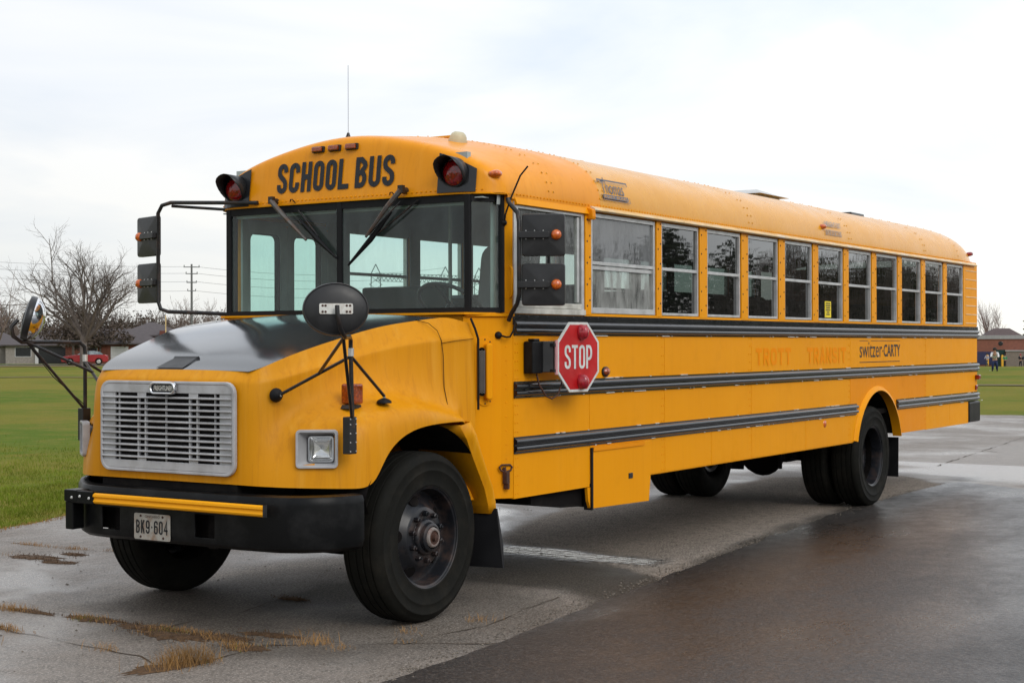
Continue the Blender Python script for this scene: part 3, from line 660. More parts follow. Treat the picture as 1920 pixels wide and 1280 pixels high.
stuff(m.build('cap_rivets', YEL, cap))
# lip under the cap and soffit down to the windshield
sof = MB(); pl = [(xfront(y), y) for y in [v/20*1.222 for v in range(-20, 21)]]
sof.prism(pl+[(.95, 1.222), (.95, -1.222)], lambda u, v, t: (u, v, t), 2.624, 2.6345).build('cap_soffit', YEL, BUS)
for s in (-1, 1):
    MB().prism([(1.155, 2.590), (W+.004, 2.562), (W+.022, 2.568), (W+.003, 2.612), (1.155, 2.612)], lambda u, v, t: (t, s*u, v), XA+.02, 1.835).build('eave_flange', YEL, BUS, bevel=.002)
    MB().prism([(W-.02, 2.600), (W+.030, 2.590), (W+.042, 2.600), (W+.038, 2.612), (W+.002, 2.630), (W-.02, 2.63)], lambda u, v, t: (t, s*u, v), 1.852, 11.2).build('drip_rail', CREAM, BUS, bevel=.002)
    MB().prism([(W-.01, 2.62), (W+.045, 2.60), (W+.05, 2.55), (W+.045, 2.53), (W+.01, 2.53), (W-.01, 2.56)], lambda u, v, t: (t, s*u, v), 1.80, 1.85).build('drip_rail_end', YEL2, BUS, bevel=.006)
# roof furniture
MB().box(6.7, 7.3, -.34, .26, 3.125, 3.165).add([(6.62, -.42, 3.16), (7.38, -.42, 3.16), (7.38, .34, 3.16), (6.62, .34, 3.16), (6.80, -.30, 3.215), (7.30, -.30, 3.195), (7.30, .26, 3.195), (6.80, .26, 3.215)], [(0,3,2,1),(4,5,6,7),(0,1,5,4),(1,2,6,5),(2,3,7,6),(3,0,4,7)]).build('roof_hatch', ALU, BUS, bevel=.01)
MB().box(9.62, 10.05, -.25, .25, 3.14, 3.195).build('roof_hatch', BLK, BUS, bevel=.01, label='small black roof hatch')
MB().lathe([(0, .058), (.03, .056), (.048, .042), (.058, .022), (.06, 0), (.066, 0), (.066, -.02)], (1.10, -.62, 3.050), (0, -.15, 1), 20).build('roof_beacon', IVORY, BUS, smooth=50)
MB().lathe([(0, .035), (.008, .034), (.012, .02), (.018, .006), (.02, -.01)], (.78, .075, 3.083), (0, 0, 1), 12).tube([(.78, .075, 3.11), (.78, .075, 3.58)], .0016, 5).build('antenna', PIPE, BUS, smooth=50)
for x in (1.5, 3.3): MB().box(x, x+.05, -.3, .3, 3.14, 3.158).build('roof_strap', YROOF, BUS, bevel=.006)
# black lamp plates, warning lamps with visors
def face_x(y, z): return xfront(y)+.055*max(0, min(1, (z-Z0)/.45))
def oz(y):
    y = abs(y)
    for (a0, a1), (b0, b1) in zip(FRONT_O[:-1], FRONT_O[1:]):
        if b0 <= y <= a0 and a0 > b0: return lerp(a1, b1, (a0-y)/(a0-b0))
    return 2.6
for s in (-1, 1):
    ys = [s*v for v in (.815, .86, .905, .95, .995, 1.04, 1.085)]
    rows = [[(face_x(y, lerp(2.636, oz(y)-.050, q))-.006, y, lerp(2.636, oz(y)-.050, q)) for y in ys] for q in (0, .25, .5, .75, 1)]
    MB().grid(rows).build('lamp_plate', BLK, BUS, solid=.004)
    cy, cz = s*.945, 2.762; cx = face_x(cy, cz)-.006
    wl_ = MB().lathe([(.094, 0), (.094, -.018), (.086, -.022)], (cx, cy, cz), (1, 0, 0), 28).build('warning_lamp', PLAS, BUS, smooth=40)
    MB().lathe([(.086, -.016), (.078, -.030), (.055, -.042), (.025, -.048), (0, -.05)], (cx, cy, cz), (1, 0, 0), 28).build('red_lens', REDL, wl_, smooth=60)
    # visor: hood tube whose lower half is cut back
    rows = []
    for k in range(25):
        a = 2*PI*k/24; uz, uy = math.cos(a), math.sin(a)
        d = .135*max(0.10, min(1, .62+.62*uz))
        rows.append([(cx-.008, cy+uy*.097, cz+uz*.097), (cx-d*.5, cy+uy*.099, cz+uz*.099), (cx-d, cy+uy*.101, cz+uz*.101)])
    MB().grid(rows).build('lamp_visor', PLAS, wl_, smooth=60, solid=.003)
for y in (.206, .061, -.087):
    c = MB().box(face_x(y, 2.99)-.012, face_x(y, 2.99)+.01, y-.050, y+.050, 2.972, 3.014).build('marker_lamp', PLAS, BUS, bevel=.003)
    MB().box(face_x(y, 2.99)-.030, face_x(y, 2.99)-.010, y-.042, y+.042, 2.977, 3.009).build('amber_lens', AMBD, c, bevel=.006)
for (x, y, z, mt) in ((.735, -1.165, 2.752, AMB), (6.27, -1.20, 2.765, AMB), (11.18, -1.17, 2.745, REDL)):
    c = MB().lathe([(0, .042), (.018, .040), (.030, .028), (.036, .004), (.036, -.02)], (0, 0, 0), (0, -1, .25), 14)
    c.v = [(x+a*1.25, y+b, z+d*.72) for a, b, d in c.v]; c.build('side_marker_lamp', mt, BUS, smooth=60)
for (x, z) in ((2.055, 1.468),):
    c = MB().lathe([(.036, 0), (.036, .012), (.03, .016)], (0,0,0), (0, -1, 0), 18); c.v = [(x+a*1.35, -W+b, z+d) for a, b, d in c.v]; o = c.build('side_turn_lamp', PLAS, BUS, smooth=40)
    c = MB().lathe([(.029, .012), (.022, .030), (0, .036)], (0,0,0), (0, -1, 0), 18); c.v = [(x+a*1.3, -W+b, z+d) for a, b, d in c.v]; c.build('amber_lens', AMBD, o, smooth=60)
MB().lathe([(0, .010), (.030, .008), (.036, 0)], (6.27, -W-.001, .905), (0, -1, 0), 16).build('side_reflector', AMB, BUS, smooth=60)
# rear end
MB().box(XR-.03, XR, -W+.02, W-.02, .72, 2.62).build('rear_wall', YEL, BUS)
MB().box(10.95, XR+.10, -W-.012, W+.012, .705, .955).build('rear_bumper', BMP, BUS, bevel=.02)
for z, mt in ((1.255, REDL), (1.13, REDL)):
    MB().box(11.22, 11.30, -W-.055 if z > 1.2 else -W-.02, -W, z-.035, z+.02).build('rear_side_lamp', mt, BUS, bevel=.01)

# ---------------- windshield
ZB, ZTW = 1.868, 2.624
fy_ = 1.03
def bar(mb, p, q, wd=.022, dp=.02):
    mb.tube([p, q], wd, 4, caps=True)
def strip(mb, a, b, w, o0, o1):
    """vertical slab standing on segment a-b (plan), from height z0 to z1: a=(x,y,z0) b=(x,y,z1)"""
pts = [(.80, -1.160), (.622, -fy_), (.60, 0), (.622, fy_), (.80, 1.160)]
m = MB(); mtop = MB()
for (xa, ya), (xb, yb) in zip(pts[:-1], pts[1:]):
    d = Vector((xb-xa, yb-ya, 0)).normalized(); n = Vector((-abs(d.y), d.x if d.y > 0 else -d.x, 0)); n = Vector((-d.y, d.x, 0)); n = n if n.x < 0 else -n
    for z0, z1 in ((ZB-.002, ZB+.032), (ZTW-.048, ZTW)):
        A, Bp = Vector((xa, ya, 0)), Vector((xb, yb, 0))
        vs = []
        for z in (z0, z1): vs += [A+n*.010+Vector((0,0,z)), Bp+n*.010+Vector((0,0,z)), Bp-n*.012+Vector((0,0,z)), A-n*.012+Vector((0,0,z))]
        (mtop if z0 > 2.2 else m).add(vs, [(0,3,2,1),(4,5,6,7),(0,1,5,4),(1,2,6,5),(2,3,7,6),(3,0,4,7)])
wsf = m.build('windshield_frame', GASK, BUS); mtop.build('frame_bar', GASK, wsf)
for x, y, hw in ((.807, -1.158, .024), (.623, -fy_, .022), (.600, 0, .021), (.623, fy_, .022), (.807, 1.158, .024)):
    m = MB().prism(rrect(hw*1.3, hw*2, .006, 2), lambda u, v, t: (x+u-.002, y+v, t), ZB+.002, ZTW-.002)
    m.build('frame_bar', GASK, wsf)
for (xa, ya), (xb, yb) in zip(pts[:-1], pts[1:]):
    MB().add([(xa, ya, ZB+.02), (xb, yb, ZB+.02), (xb, yb, ZTW-.03), (xa, ya, ZTW-.03)], [(0,1,2,3)]).build('windshield_pane', GWS, BUS)
# wipers: arm pivots above the glass
def wiper(px, py, pz, dy):
    def P(y, z, o=.0): return (.588-o, y, z)
    e = (py+dy*.55, 2.235)
    w_ = MB().lathe([(0, .05), (.018, .05), (.022, .03), (.022, -.01)], (.578, py, pz), (-1, 0, 0), 12).box(.520, .548, py-.02, py+.02, pz-.02, pz+.03).build('wiper', PIPE, BUS)
    a = (py, pz); mpt = (py+dy*.72, 2.375)
    MB().tube([(.530, a[0], a[1]), (.522, lerp(a[0], mpt[0], .35), lerp(a[1], mpt[1], .35)), (.545, mpt[0], mpt[1])], .009, 6, rads=[.019, .016, .009]).build('wiper_arm', ARMG, w_)
    MB().tube([(.583, py+dy*.10+.30*(1 if dy < 0 else -1)*0, 2.60), (.55, mpt[0], mpt[1])], .005, 5).build('wiper_link', PIPE, w_)
    return w_, mpt
w1, mp1 = wiper(.578, -.565, 2.668, .42)
# near wiper blade and linkage measured on the glass
MB().tube([(.575, -.455, 2.535), (.568, -.285, 2.36), (.575, -.090, 2.195)], .008, 6, rads=[.008, .019, .008]).build('wiper_blade', GASK, w1)
MB().tube([(.588, -.66, 2.60), (.572, -.31, 2.375)], .006, 6).build('wiper_link', PIPE, w1)
w2, mp2 = wiper(.578, .555, 2.655, -.42)
MB().tube([(.575, .335, 2.52), (.568, .175, 2.38), (.575, .010, 2.245)], .008, 6, rads=[.008, .019, .008]).build('wiper_blade', GASK, w2)
MB().tube([(.588, .36, 2.585), (.572, .17, 2.40)], .006, 6).build('wiper_link', PIPE, w2)
for y in (-.44, .42): MB().tube([(.575, y, 2.648), (.565, y-.01, 2.66), (.56, y-.03, 2.66), (.575, y-.045, 2.635)], .004, 5).build('washer_hose', GASK, BUS)

# ---------------- hood shell (both sides) with fender bulges
ST = [
 [(-1.000,0,.875),(-1.002,0,.95),(-1.002,0,1.05),(-1.002,0,1.15),(-1.000,0,1.25),(-.998,0,1.35),(-.990,0,1.465),(-.945,0,1.522)],
 [(-1.000,.30,.875),(-1.002,.30,.95),(-1.002,.30,1.05),(-1.002,.30,1.15),(-1.000,.30,1.25),(-.998,.30,1.35),(-.990,.30,1.465),(-.945,.30,1.520)],
 [(-.998,.54,.875),(-1.000,.54,.95),(-1.000,.54,1.05),(-1.000,.54,1.15),(-.998,.54,1.25),(-.996,.54,1.35),(-.986,.53,1.46),(-.943,.51,1.516)],
 [(-.985,.655,.872),(-.985,.655,.95),(-.984,.652,1.05),(-.982,.65,1.15),(-.98,.645,1.25),(-.978,.64,1.35),(-.968,.625,1.45),(-.930,.60,1.513)],
 [(-.945,.735,.868),(-.940,.725,.96),(-.930,.712,1.06),(-.925,.700,1.15),(-.922,.695,1.25),(-.920,.695,1.35),(-.905,.690,1.455),(-.890,.655,1.535)],
 [(-.885,.825,.862),(-.875,.815,.97),(-.850,.790,1.08),(-.825,.760,1.165),(-.815,.732,1.245),(-.810,.728,1.35),(-.800,.732,1.475),(-.800,.690,1.575)],
 [(-.790,.950,.857),(-.785,.943,1.00),(-.775,.925,1.15),(-.745,.885,1.225),(-.685,.800,1.285),(-.66,.772,1.375),(-.65,.778,1.515),(-.655,.722,1.622)],
 [(-.665,1.095,.852),(-.660,1.092,1.00),(-.650,1.080,1.16),(-.615,1.040,1.252),(-.535,.880,1.318),(-.50,.822,1.40),(-.485,.820,1.555),(-.49,.757,1.668)],
 [(-.550,1.162,.848),(-.545,1.162,1.01),(-.535,1.150,1.175),(-.505,1.100,1.275),(-.435,.940,1.330),(-.37,.862,1.41),(-.355,.855,1.58),(-.36,.790,1.702)],
 [(-.475,1.170,.930),(-.465,1.170,1.06),(-.445,1.162,1.205),(-.420,1.115,1.292),(-.360,.970,1.338),(-.28,.890,1.42),(-.265,.880,1.60),(-.27,.812,1.727)],
 [(-.390,1.172,1.055),(-.385,1.172,1.125),(-.36,1.165,1.228),(-.34,1.122,1.302),(-.28,1.000,1.342),(-.20,.915,1.425),(-.185,.905,1.62),(-.19,.835,1.747)],
 [(-.235,1.173,1.142),(-.23,1.173,1.185),(-.22,1.166,1.245),(-.20,1.128,1.305),(-.16,1.02,1.340),(-.10,.945,1.425),(-.09,.935,1.64),(-.09,.862,1.770)],
 [(-.05,1.174,1.180),(-.05,1.174,1.210),(-.05,1.166,1.255),(-.05,1.132,1.300),(-.04,1.045,1.328),(.02,.980,1.41),(.03,.972,1.662),(.03,.892,1.790)],
 [(.165,1.174,1.189),(.165,1.174,1.207),(.165,1.166,1.240),(.165,1.138,1.272),(.17,1.065,1.292),(.20,1.022,1.39),(.21,1.015,1.682),(.21,.928,1.812)],
 [(.325,1.174,1.189),(.325,1.174,1.198),(.325,1.166,1.214),(.325,1.146,1.232),(.33,1.095,1.245),(.36,1.050,1.36),(.36,1.045,1.698),(.36,.955,1.828)],
 [(.415,1.172,1.188),(.415,1.172,1.193),(.415,1.165,1.199),(.415,1.150,1.206),(.42,1.110,1.213),(.44,1.068,1.34),(.44,1.064,1.704),(.44,.975,1.835)],
 [(.430,1.078,.98),(.430,1.078,1.05),(.430,1.078,1.12),(.430,1.078,1.18),(.44,1.076,1.215),(.50,1.080,1.33),(.50,1.076,1.706),(.50,1.00,1.828)],
 [(.600,1.098,.98),(.600,1.098,1.05),(.600,1.098,1.12),(.600,1.098,1.18),(.60,1.098,1.215),(.60,1.098,1.33),(.60,1.092,1.700),(.60,1.045,1.800)],
]
for i_, st in enumerate(ST):
    r5, r6, r7 = st[5], st[6], st[7]
    if i_ >= 5:
        in_ = Vector((0, -1, 0)) if r6[0] > -.6 else Vector((.5, -.85, 0))
        a_ = (r6[0]+in_.x*.030, r6[1]+in_.y*.030, r6[2]+.030); b_ = (r6[0]+in_.x*.006, r6[1]+in_.y*.006, r6[2]-.024)
    else: a_ = tuple(lerp(p, q, .4) for p, q in zip(r6, r7)); b_ = tuple(lerp(p, q, .75) for p, q in zip(r5, r6))
    st[6:7] = [b_, r6, a_]
def bake(o):
    dg = bpy.context.evaluated_depsgraph_get(); me = bpy.data.meshes.new_from_object(o.evaluated_get(dg)); o.modifiers.clear(); o.data = me; return o
rows = [[(x, -y, z) for x, y, z in st] for st in reversed(ST)]+[[(x, y, z) for x, y, z in st] for st in ST[1:]]
hood = bake(MB().grid(rows).build('hood', YHOOD, BUS, smooth=180, subd=3))
HL_C = Vector((-.775, -.958, 1.078)); HL_U = Vector((.603, -.797, 0)); HL_N = Vector((-.797, -.603, 0))
bm = bmesh.new(); bm.from_mesh(hood.data)
dele = []
for f in bm.faces:
    c = f.calc_center_median()
    for s in (-1, 1):
        q = Vector((c.x, -abs(c.y), c.z)) if (c.y*s > 0) else None
        if q is None: continue
        d = q-HL_C
        if abs(d.dot(HL_U)) < .100 and abs(d.z) < .090 and abs(d.dot(HL_N)) < .06 and f.normal.dot(Vector((HL_N.x, HL_N.y*(-1 if s > 0 else 1)*1, 0))) > -2: dele.append(f)
bmesh.ops.delete(bm, geom=list(set(dele)), context='FACES'); bm.to_mesh(hood.data); bm.free()
# black top panel of the hood
def top_rows(off):
    out = [[(ST[0][-1][0]+.0, y, lerp(1.522, 1.513, (y/.6)**2)+off) for y in [(-.6+1.2*k/12) for k in range(13)]]]
    for st in ST[4:]:
        x, ys, z = st[-1]; c = .006+.03*min(1, (x+.95)/.9)
        out.append([(x, ys*(-1+2*k/12), z+c*(1-(-1+2*k/12)**2)+off) for k in range(13)])
    return out
htop = MB().grid(top_rows(0)).build('hood_top_panel', HOODBLK, BUS, smooth=180, subd=2)
MB().add([(-.935,-.07,1.530),(-.935,.15,1.530),(-.82,.12,1.584),(-.82,-.06,1.584),(-.80,-.07,1.598),(-.80,.13,1.598),(-.79,-.07,1.585),(-.79,.13,1.585)], [(0,1,2,3),(3,2,5,4),(4,5,7,6),(0,3,4,6),(1,7,5,2)]).build('hood_scoop', PLAS, BUS)
# hood rear seam
MB().tube([(.20, -.925, 1.817), (.27, -.975, 1.795), (.305, -1.015, 1.75), (.32, -1.036, 1.69), (.325, -1.047, 1.60), (.325, -1.053, 1.40), (.328, -1.085, 1.255)], .0022, 5).build('hood_seam', DARK, BUS)
MB().tube([(.32, -1.040, 1.672), (.44, -1.070, 1.688), (.58, -1.098, 1.700)], .0018, 5).build('hood_seam', DARK, BUS)
for s in (-1, 1):      # engine bay filler + inner fender
    rows = [[(x, s*1.16, z), (x, s*.62, z)] for x, z in [(-.56, .70)]+arc(0.0, .54, .645, 158, 42, 16)]
    MB().grid(rows).build('inner_fender', DARK, BUS, smooth=40)
    # separate rear strip of the fender
    B_ = [(.435, 1.188), (.50, 1.10), (.562, .976), (.625, .86), (.682, .765), (.715, .66), (.722, .60)]
    A_ = [(.345, 1.175), (.425, 1.085), (.490, .97), (.560, .86), (.622, .76), (.660, .66), (.672, .60)]
    rows = [[(b[0], s*1.10, b[1]), (b[0], s*1.176, b[1]), (b[0]-.02, s*1.188, b[1]-.005), (lerp(a[0], b[0], .42), s*1.186, a[1]), (lerp(a[0], b[0], .2), s*1.17, a[1]-.01), (a[0]-.008, s*1.16, a[1]-.012), (a[0]-.012, s*.76, a[1]-.018)] for i, (a, b) in enumerate(zip(A_, B_))]
    MB().grid(rows).build('fender_extension', YHOOD, BUS, smooth=45, solid=.006)
    MB().add([(.66, s*.70, .62), (.70, s*1.20, .62), (.66, s*1.27, .40), (.62, s*1.30, .26), (.60, s*.85, .25), (.62, s*.72, .40)], [(0,1,2,3,4,5)]).build('mud_flap', GASK, BUS, solid=.012)
    MB().add([(8.47, s*.55, .66), (8.47, s*1.19, .66), (8.46, s*1.19, .24), (8.46, s*.60, .24)], [(0,1,2,3)]).build('mud_flap', GASK, BUS, solid=.012)
# headlights
for s in (-1, 1):
    Uv = Vector((HL_U.x, HL_U.y*(-s), 0)); Nv = Vector((HL_N.x, HL_N.y*(-s), 0)); Cv = Vector((HL_C.x, HL_C.y*(-s), HL_C.z))
    f = lambda u, v, t: tuple(Cv+Uv*u+Vector((0,0,v))+Nv*t)
    m = MB(); frame_ring(m, rrect(.236, .216, .022, 4), rrect(.206, .186, .014, 4), f, -.03, .016)
    bz = m.build('headlight_bezel', GRL, BUS, bevel=.003)
    o = rrect(.206, .186, .014, 4); i = rrect(.142, .146, .018, 4, .020, -.004)
    MB().grid([[f(u, v, 0.010) for u, v in o], [f(u+.0, v, -.075-.02*(u > 0)) for u, v in i]], closed=True).build('headlight_bucket', GRL, bz, smooth=30)
    m = MB(); frame_ring(m, rrect(.144, .148, .018, 4, .020, -.004), rrect(.128, .132, .014, 4, .020, -.004), f, -.085, -.045); m.build('lamp_ring', CHR, bz)
    def soft(k, u, v):
        du, dv = u-.020, v+.004; rr_ = math.hypot(du, dv) or 1; q = (1-k)**.6
        return (.020+k*lerp(du, du/rr_*.068, q), -.004+k*lerp(dv, dv/rr_*.068, q))
    rows = [[f(*soft(k, u, v), -.050+.016*(1-k*k)) for u, v in rrect(.130, .134, .014, 4, .020, -.004)] for k in (1, .9, .75, .5, .25, .01)]
    hl = MB().grid(rows, closed=True).build('headlight', HGL, BUS, smooth=60)
    rows = [[f(*soft(k, u, v), -.055-.035*math.sqrt(1-k*k)) for u, v in rrect(.128, .132, .014, 4, .020, -.004)] for k in (1, .93, .8, .6, .35, .05)]
    MB().grid(rows, closed=True).build('reflector', CHR, hl, smooth=60)
    # turn signal on the fender crest and its black foot
    tx, ty = -.50, s*.985
    t_ = MB().prism([(-.055, 0), (.055, 0), (.075, -.022), (-.075, -.022)], lambda u, v, t: (tx+u*.8, ty+t, 1.318+v), -.035, .035).build('turn_signal', PLAS, BUS, bevel=.003)
    MB().box(tx-.03, tx+.045, ty-.055, ty+.055, 1.322, 1.44).build('amber_lens', AMBD, t_, bevel=.012)
# grille
m = MB(); GX = -1.012
fg = lambda u, v, t: (t, u, v)
frame_ring(m, rrect(1.090, .535, .07, 5, 0, 1.187), rrect(1.05, .500, .055, 5, 0, 1.187), fg, GX+.01, GX-.016)
grl = m.build('grille', GRL, BUS, bevel=.004, smooth=35)
MB().prism([(-.525,1.385),(.525,1.385),(.525,1.42)]+[(x, z) for x, z in [(.505,1.436),(-.505,1.436)]]+[(-.525,1.42)], fg, GX+.005, GX-.013).build('top_plate', GRL, grl, bevel=.003)
MB().prism([(-.525,.985),(.525,.985),(.525,.955),(.505,.938),(-.505,.938),(-.525,.955)], fg, GX+.005, GX-.013).build('bottom_plate', GRL, grl, bevel=.003)
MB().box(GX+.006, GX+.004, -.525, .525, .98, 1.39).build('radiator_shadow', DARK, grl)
for y0, y1 in ((-.525, -.425), (.425, .525)): MB().box(GX+.003, GX-.006, y0, y1, .985, 1.385).build('side_plate', GRL, grl)
for y in (-.255, -.195, .165, .225): MB().box(GX+.003, GX-.012, y-.006, y+.006, .985, 1.385).build('vertical_bar', GRL, grl)
for y in (-.39, .39, .0): MB().box(GX+.003, GX-.008, y-.003, y+.003, .985, 1.385).build('vertical_bar', GRL, grl)
for y in (-.225, .195):
    for z0, z1 in ((1.355, 1.385), (.985, 1.01)): MB().box(GX+.002, GX-.010, y-.036, y+.036, z0, z1).build('bar_tab', GRL, grl)
sl_me = MB().prism([(0, -.003), (-.024, -.0090), (-.028, -.005), (-.026, .0015), (0, .0045)], lambda u, v, t: (u, t, v), -.525, .525).mesh('slat', GRL)
for k in range(11): inst('slat', sl_me, grl, (GX+.004, 0, .985+.400*(k+.72)/11.4))
grl.location.y = -.022
em = MB(); frame_ring(em, rrect(.205, .072, .034, 6, -.005, 1.415), rrect(.178, .048, .022, 6, -.005, 1.415), fg, GX-.02, GX-.050); eb = em.build('emblem', CHR, grl, smooth=35, bevel=.006)
MB().prism(rrect(.18, .05, .023, 6, -.005, 1.415), fg, GX-.022, GX-.036).build('emblem_plate', TXT, BUS).location.y = -.022
place_text(font_mesh('FREIGHTLINER', .030, .150, bold=.03, shear=.15), 'emblem_lettering', WHT, BUS, (GX-.0375, .048, 1.400), (0, -1, 0), (0, 0, 1))
# bumper: flat channel with openings, corners swept back
BP = [(-1.075, 0), (-1.075, .18), (-1.075, .245), (-1.075, .29), (-1.075, .305), (-1.075, .46), (-1.072, .62), (-1.058, .78), (-1.025, .92), (-.96, 1.04), (-.87, 1.125), (-.78, 1.165), (-.70, 1.185), (-.640, 1.190)]
BPf = [(x, -y) for x, y in reversed(BP[1:])]+BP[:6]+[(-1.066, .56), (-1.045, .65), (-1.0, .73), (-.91, .85), (-.80, .98), (-.69, 1.09), (-.60, 1.15), (-.56, 1.17)]
ZR = [.513, .535, .570, .705, .775, .800, .822, .830]
OFF = [.045, .012, 0, 0, 0, .003, .015, .075]
m = MB(); n = len(BPf); vs = []
for z, o in zip(ZR, OFF):
    for i, (x, y) in enumerate(BPf):
        d = Vector((x+.45, y, 0)).normalized() if abs(y) > .9 else Vector((-1, y*.15, 0)).normalized()
        vs.append((x-d.x*o, y-d.y*o, z))
fs = []
for j in range(len(ZR)-1):
    for i in range(n-1):
        ym = (BPf[i][1]+BPf[i+1][1])/2
        if j == 2 and (-.46 < ym < -.305 or .305 < ym < .46): continue
        fs.append((j*n+i, j*n+i+1, (j+1)*n+i+1, (j+1)*n+i))
m.add(vs, fs); m.build('bumper', BMP, BUS, smooth=35, solid=.012, bevel=.002)
MB().box(-1.0, -.78, -.42, -.34, .50, .80).box(-1.0, -.78, .34, .42, .50, .80).box(-.96, -.92, -.75, .75, .56, .80).box(-.985, -.80, -.55, .55, .80, .90).build('bumper_bracket', DARK, BUS)
# licence plate
pf = lambda u, v, d: (-1.0785-d, .178-u, .532+v)
lp = MB().prism(rrect(.295, .152, .012, 3, .1475, .076), lambda u, v, t: pf(u, v, t), 0, .0025).build('licence_plate', PLATE, BUS)
m = MB(); stroke_mesh(m, 'BK9-604', lambda u, v, d: pf(.018+u, .036+v, .003+d), .078, w=.40, t=.13, gap=.115, depth=.001)
m.build('plate_lettering', TXT, BUS, fix=False)
place_text(font_mesh('ONTARIO', .015, .12), 'plate_lettering', RUST, BUS, pf(.09, .128, .0035), (0, -1, 0), (0, 0, 1))
m = MB()
for u, v in ((.055, .016), (.24, .016), (.055, .137), (.235, .137)): rivet_mb(m, pf(u, v, .0025), (-1, 0, 0), .008, .006)
m.build('plate_bolts', RUST, lp)
# crossing arm lying along the bumper
prof = [(0, -.031), (-.012, -.033), (-.026, -.026), (-.030, -.016), (-.022, -.004), (-.022, .002), (-.032, .012), (-.030, .024), (-.016, .032), (0, .030)]
ca = MB().prism(prof, lambda u, v, t: (-1.118+u, t, .757+v), -.888, .455).build('crossing_arm', GATE, BUS, smooth=35)
MB().box(-1.146, -1.116, -.893, -.888, .724, .79).build('arm_end_cap', PLAS, ca)
MB().box(-1.152, -1.10, .453, .63, .722, .797).box(-1.155, -1.04, .59, .70, .73, .80).box(-1.14, -1.05, .64, .705, .56, .73).build('arm_bracket', BMP, ca, bevel=.006)
m = MB()
for y, z in ((.48, .757), (.56, .765), (.63, .755)): rivet_mb(m, (-1.156, y, z), (-1, 0, 0), .010, .006)
m.build('bracket_bolts', ALU, ca)
# ---------------- stop sign on its box
sb = MB().box(.975, 1.10, -W-.075, -W-.004, 1.475, 1.682).box(1.00, 1.07, -W-.07, -W-.02, 1.682, 1.70).build('stop_sign_box', BMP, BUS, bevel=.006)
MB().prism([(1.10, -W-.004), (1.10, -W-.075), (1.145, -W-.125), (1.175, -W-.125), (1.175, -W-.004)], lambda u, v, t: (u, v, t), 1.480, 1.684).build('box_cover', PLAS, sb, bevel=.004)
MB().tube([(1.06, -W-.05, 1.47), (1.06, -W-.07, 1.40), (1.11, -W-.09, 1.325), (1.17, -W-.10, 1.305), (1.23, -W-.11, 1.33), (1.26, -W-.12, 1.40), (1.26, -W-.125, 1.45)], .006, 6).build('cable', RUST, sb, smooth=60)
SX, SZ, SY = 1.385, 1.578, -W-.140
hw, hh = .222, .232
oct_ = lambda k, kk: [(-hw*k, hh*.44*k+0), (-hw*.44*k, hh*kk), (hw*.44*k, hh*kk), (hw*k, hh*.44*k), (hw*k, -hh*.44*k), (hw*.44*k, -hh*kk), (-hw*.44*k, -hh*kk), (-hw*k, -hh*.44*k)]
ang = R(-14)      # the blade leans a little out from the body
def sf(u, v, t):
    return (SX+u*math.cos(ang)+t*math.sin(ang)*0, SY+(u+hw)*math.sin(ang)*.62-t, SZ+v)
ss = MB().prism(oct_(1, 1), sf, -.004, .004).build('stop_sign', SIGNW, BUS)
MB().prism(oct_(.925, .925), sf, .004, .0048).build('red_face', SIGNR, ss)
m = MB(); stroke_mesh(m, 'STOP', lambda u, v, d: sf(-.150+u, -.078+v, .0052+d), .158, w=.41, t=.125, gap=.075, depth=.0008)
m.build('stop_lettering', SIGNW, ss, fix=False)
for dz in (.165, -.165):
    l_ = MB().lathe([(0, .062), (.018, .060), (.032, .048), (.040, .028), (.043, 0)], (0, 0, 0), (0, -1, 0), 18)
    c = Vector(sf(.02, dz, .004)); l_.v = [(c.x+a*.80, c.y+b, c.z+d*1.25) for a, b, d in l_.v]; l_.build('sign_lamp', REDS, ss, smooth=60)
MB().box(1.152, 1.172, SY-.006, SY+.006, 1.465, 1.69).build('hinge_strip', PINK, ss)
MB().box(1.13, 1.16, -W-.14, -W-.11, 1.48, 1.50).box(1.13, 1.16, -W-.14, -W-.11, 1.65, 1.67).build('hinge_bracket', PIPE, ss)

# ---------------- lettering
m = MB(); fcap = lambda y0: (lambda u, v, d: (face_x(y0-u, 2.708+v)-.003-d, y0-u, 2.708+v))
wds = stroke_mesh(m, 'SCHOOL', fcap(.560), .208, w=.445, t=.168, gap=.083, depth=.001)
m.build('school_lettering', TXT, BUS, fix=False)
m = MB(); stroke_mesh(m, 'BUS', fcap(-.135), .208, w=.47, t=.168, gap=.08, depth=.001); m.build('bus_lettering', TXT, BUS, fix=False)
sd = lambda x0, z0: (lambda u, v, d: (x0+u, -W-.0015-d, z0+v))
m = MB(); stroke_mesh(m, 'TROTT', sd(4.68, 1.475), .150, w=.88, t=.25, gap=.19, depth=.0008); m.build('ghost_lettering', TXTO, BUS, fix=False)
m = MB(); stroke_mesh(m, 'TRANSIT', sd(5.84, 1.475), .150, w=.88, t=.25, gap=.17, depth=.0008); m.build('ghost_lettering', TXTO, BUS, fix=False)
yt = -W-.002
place_text(font_mesh('switzer', .155, .66), 'operator_lettering', TXT, BUS, (7.215, yt, 1.520), (1, 0, 0), (0, 0, 1))
place_text(font_mesh('CARTY', .128, .52, bold=.018), 'operator_lettering', TXT, BUS, (7.925, yt, 1.524), (1, 0, 0), (0, 0, 1))
MB().box(7.885, 7.905, yt-.0005, yt, 1.575, 1.592).box(7.21, 7.46, yt-.0005, yt, 1.686, 1.690).box(7.54, 8.43, yt-.0005, yt, 1.686, 1.690).box(7.21, 8.43, yt-.0005, yt, 1.470, 1.477).build('operator_rules', TXT, BUS)
